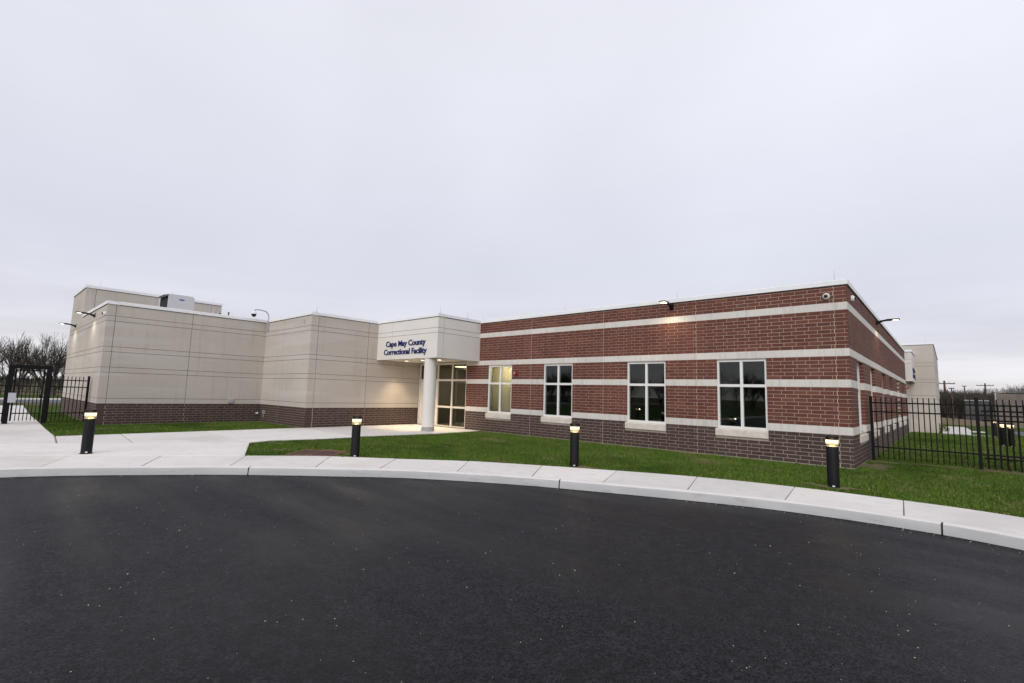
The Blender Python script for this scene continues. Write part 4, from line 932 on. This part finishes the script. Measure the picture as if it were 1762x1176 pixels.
# long screened yard fence
fm_ = mat('screen_fabric', (.15, .13, .115), .9, .1, noise=[((.3, .3, 2), 4, .4, .6, (.20, .165, .14)), (2, 3, .5, .7, (.11, .11, .115))])
fg_ = mat('grey_screen', (.085, .082, .08), .9, .1, noise=[((.4, .4, 2), 4, .4, .6, (.11, .105, .10))])
r = thing('yard_fence', (5.2, 52, 0), 'long brown screened yard fence below the right woodland', 'fence')
for k in range(12):
    x = k*3.0; b = MB(); b.tube((x, 0, -.1), (x, 0, 3.05), .05, .05, 8); b.tube((x, 0, 3.05), (x+.2, -.25, 3.4), .03, .03, 6); b.build('post', 'galv', r)
    b = MB(); b.box(x+.06, -.02, .05, x+2.94, .02, 2.95); b.build('screen_panel', fm_, r)
for q in range(3):
    b = MB(); b.tube((0, -.08*q, 3.08+.12*q), (36, -.08*q, 3.08+.12*q), .012, .012, 5); b.build('barbed_wire', 'galv', r)
r = thing('storage_shed', (4.6, 57, 0), 'grey flat-roofed shed left of the screened yard fence', 'shed')
b = MB(); b.box(-1.5, 0, -.1, .3, 4, 2.25); b.build('wall', fg_, r)
b = MB(); b.box(-1.6, -.1, 2.25, .4, 4.1, 2.35); b.build('roof', 'roof', r)
def utility_pole(x, y, h, label, tr):
    r = thing('utility_pole', (x, y, 0), label, 'utility pole', 'distant utility poles')
    b = MB(); b.tube((0, 0, -.2), (0, 0, h), .16, .11, 8); b.build('pole', 'polewood', r)
    b = MB(); b.box(-1.1, -.06, h-.45, 1.1, .06, h-.33); b.build('cross_arm', 'polewood', r)
    for k in (-1, -.5, .5, 1):
        b = MB(); b.tube((k, 0, h-.33), (k, 0, h-.12), .05, .03, 6); b.build('insulator', 'galv', r)
    if tr: b = MB(); b.tube((.3, -.2, h-2.0), (.3, -.2, h-1.0), .25, .25, 10); b.build('transformer', 'galv', r)
p = at(1627, 90, 0); utility_pole(p.x, p.y, 5.1, 'utility pole with cross arm nearest to the tan end block', False)
p = at(1697, 118, 0); utility_pole(p.x, p.y, 5.75, 'utility pole with transformer in front of the right woodland', True)
for px, dist, h_, lab in ((1638.5, 62, 3.3, 'thin dark lamp post right of the nearer utility pole'), (1661, 78, 4.0, 'thin lamp post between the two utility poles')):
    p = at(px, dist, 0); r = thing('lamp_post', (p.x, p.y, 0), lab, 'lamp post')
    b = MB(); b.tube((0, 0, -.1), (0, 0, h_), .06, .045, 8); b.build('post', 'galv' if h_ < 3 else 'polewood', r)
    if h_ > 3: b = MB(); b.box(-.22, -.08, h_-.02, .22, .08, h_+.05); b.build('head', 'black', r); b = MB(); b.box(-.16, -.05, h_-.035, .16, .05, h_-.022); b.build('led', 'camwhite', r)
r = thing('wall_lamp', (1.0, 38.55+.0, 0), 'x', 'wall lamp'); bpy.data.objects.remove(r)
# small shrub by the far block
def shrub(loc, s_, label, seed):
    r = thing('shrub', loc, label, 'shrub'); rg = np.random.default_rng(seed); b = MB()
    for k in range(420):
        v = rg.normal(size=3); v /= np.linalg.norm(v); v *= rg.uniform(.3, 1)**.5; c = Vector((v[0]*s_*.8, v[1]*s_*.8, abs(v[2])*s_*1.1+.03)); a = Vector(rg.normal(size=3)).normalized(); e_ = a.cross(Vector(rg.normal(size=3))).normalized()
        b.add([c-a*.05, c+e_*.025, c+a*.05, c-e_*.025], [(0, 1, 2, 3)])
    b.build('foliage', 'grass', r); b = MB(); b.tube((0, 0, -.05), (0, 0, s_*.6), .02, .01, 6); b.build('stem', 'bark', r)
shrub((1.36, 27.0, 0), .5, 'small green shrub at the right edge of the tan end block', 4)

# ------------------------------------------------------------------ bare soil patches, grass blades, pebbles
SOIL = [(.28, 1.2, .42, .75), (.45, 2.6, .55, .30), (-4.55, -5.35, .34, .20), (.05, -3.55, .42, .22), (3.0, 2.75, .95, .22), (-10.2, -8.45, .75, .12), (1.6, 2.85, .7, .16), (-9.2, -8.85, .3, .14), (-13.0, -2.9, .35, .1), (-9.6, -5.3, .35, .06)]
for k, (x, y, a_, b_) in enumerate(SOIL):
    n = 26; ph = rng.uniform(0, 6.28, 3); pts = []
    for i in range(n):
        t_ = 2*math.pi*i/n; q = 1+.22*math.sin(3*t_+ph[0])+.16*math.sin(5*t_+ph[1])+.1*math.sin(9*t_+ph[2]); pts.append((x+a_*q*math.cos(t_), y+b_*q*math.sin(t_), -.014+.001*k))
    b = MB(); b.add(pts+[(x, y, .002)], [(i, (i+1) % n, n) for i in range(n)]); tag(b.build('bare_soil', 'soil', smooth=True), 'bare brown soil worn into the lawn', 'soil', kind='stuff')
def inside(P, poly):
    x, y = P[:, 0], P[:, 1]; r = np.zeros(len(P), bool); j = len(poly)-1
    for i in range(len(poly)):
        xi, yi = poly[i]; xj, yj = poly[j]
        c = ((yi > y) != (yj > y)) & (x < (xj-xi)*(y-yi)/(yj-yi+1e-12)+xi); r ^= c; j = i
    return r
def blades(name, box, n, hh, ww, label, margin=True):
    P = np.stack([rng.uniform(box[0], box[1], n), rng.uniform(box[2], box[3], n)], 1)
    ok = np.ones(n, bool)
    bi0, bi1 = nearest(BACKV, (-15.6, -26)), nearest(BACKV, (11.9, -18))
    ok &= ~inside(P, BACKV[bi0:bi1+1:2])
    for pol in PL: ok &= ~inside(P, pol)
    ok &= ~inside(P, [(-14.45, -.01), (.01, -.01), (.01, 25), (-14.45, 25)]); ok &= ~inside(P, [(-40, -11.74), (XT1+.01, -11.74), (XT1+.01, Y12-.01), (XT3+.01, Y12-.01), (XT3+.01, 25), (-40, 25)])
    for (x, y, a_, b_) in SOIL:
        d = ((P[:, 0]-x)/a_)**2+((P[:, 1]-y)/b_)**2; ok &= ~((d < 1) & (rng.random(n) > .34+.5*d**2))
    gx, gy = P[:, 0]+10.17, P[:, 1]+8.98; c_, s_ = math.cos(-math.radians(39)), math.sin(-math.radians(39)); ok &= ~((abs(gx*c_-gy*s_) < .60) & (abs(gx*s_+gy*c_) < .54))
    P = P[ok]; n = len(P); P = P+rng.normal(0, .018, (n, 2)); th = rng.uniform(0, 6.28, n); le = rng.uniform(0, 6.28, n); h = rng.uniform(.55, 1.15, n)*hh; w = rng.uniform(.6, 1.2, n)*ww
    z0 = -.03; v = np.empty((n, 3, 3)); v[:, 0] = np.stack([P[:, 0]-np.cos(th)*w, P[:, 1]-np.sin(th)*w, np.full(n, z0)], 1); v[:, 1] = np.stack([P[:, 0]+np.cos(th)*w, P[:, 1]+np.sin(th)*w, np.full(n, z0)], 1)
    q = rng.uniform(.2, .9, n)*h; v[:, 2] = np.stack([P[:, 0]+np.cos(le)*q, P[:, 1]+np.sin(le)*q, z0+h], 1)
    me = bpy.data.meshes.new(name); me.vertices.add(n*3); me.vertices.foreach_set('co', v.ravel()); me.loops.add(n*3); me.loops.foreach_set('vertex_index', np.arange(n*3, dtype=np.int32)); me.polygons.add(n); me.polygons.foreach_set('loop_start', np.arange(0, n*3, 3, dtype=np.int32)); me.update(); me.validate()
    me.materials.append(M['grass']); o = link(name, me); return tag(o, label, 'grass', kind='stuff')
blades('grass', (-14, 7, -11, 3.2), 420000, .055, .006, 'short green lawn in front of the brick wall')
blades('grass', (-32, -17.9, -13.3, -5.6), 110000, .06, .009, 'short green lawn along the tan wall')
blades('grass', (0, 8, 3.2, 24), 130000, .06, .012, 'green side lawn behind the right fence')
# pebbles scattered on the asphalt
b = MB(); inside_poly = [p for p in FRONT]
cnt = 0
while cnt < 900:
    if cnt < 330:
        i = random.randrange(nearest(FRONT, (-12.4, -18)), nearest(FRONT, (4, -6.6))); q = offset(FRONT[i-1:i+2], -abs(random.gauss(.06, .12))-.05)[1]; x, y = q
    else:
        x, y = random.uniform(-11, 6), random.uniform(-15.5, -6.2)
        if not inside(np.array([[x, y]]), [p for p in offset(FRONT, -.1)])[0]: continue
    s_ = random.uniform(.0025, .0062)*(1.5 if random.random() < .1 else 1); c = Vector((x, y, ZA+s_*.5))
    vs = [c+Vector(d)*s_*random.uniform(.7, 1.3) for d in ((1, 0, 0), (-1, 0, 0), (0, 1, 0), (0, -1, 0), (0, 0, .8), (0, 0, -.8))]
    b.add(vs, [(0, 2, 4), (2, 1, 4), (1, 3, 4), (3, 0, 4), (2, 0, 5), (1, 2, 5), (3, 1, 5), (0, 3, 5)]); cnt += 1
tag(b.build('gravel', 'pebble'), 'loose pale grit scattered over the dark asphalt', 'gravel', kind='stuff')
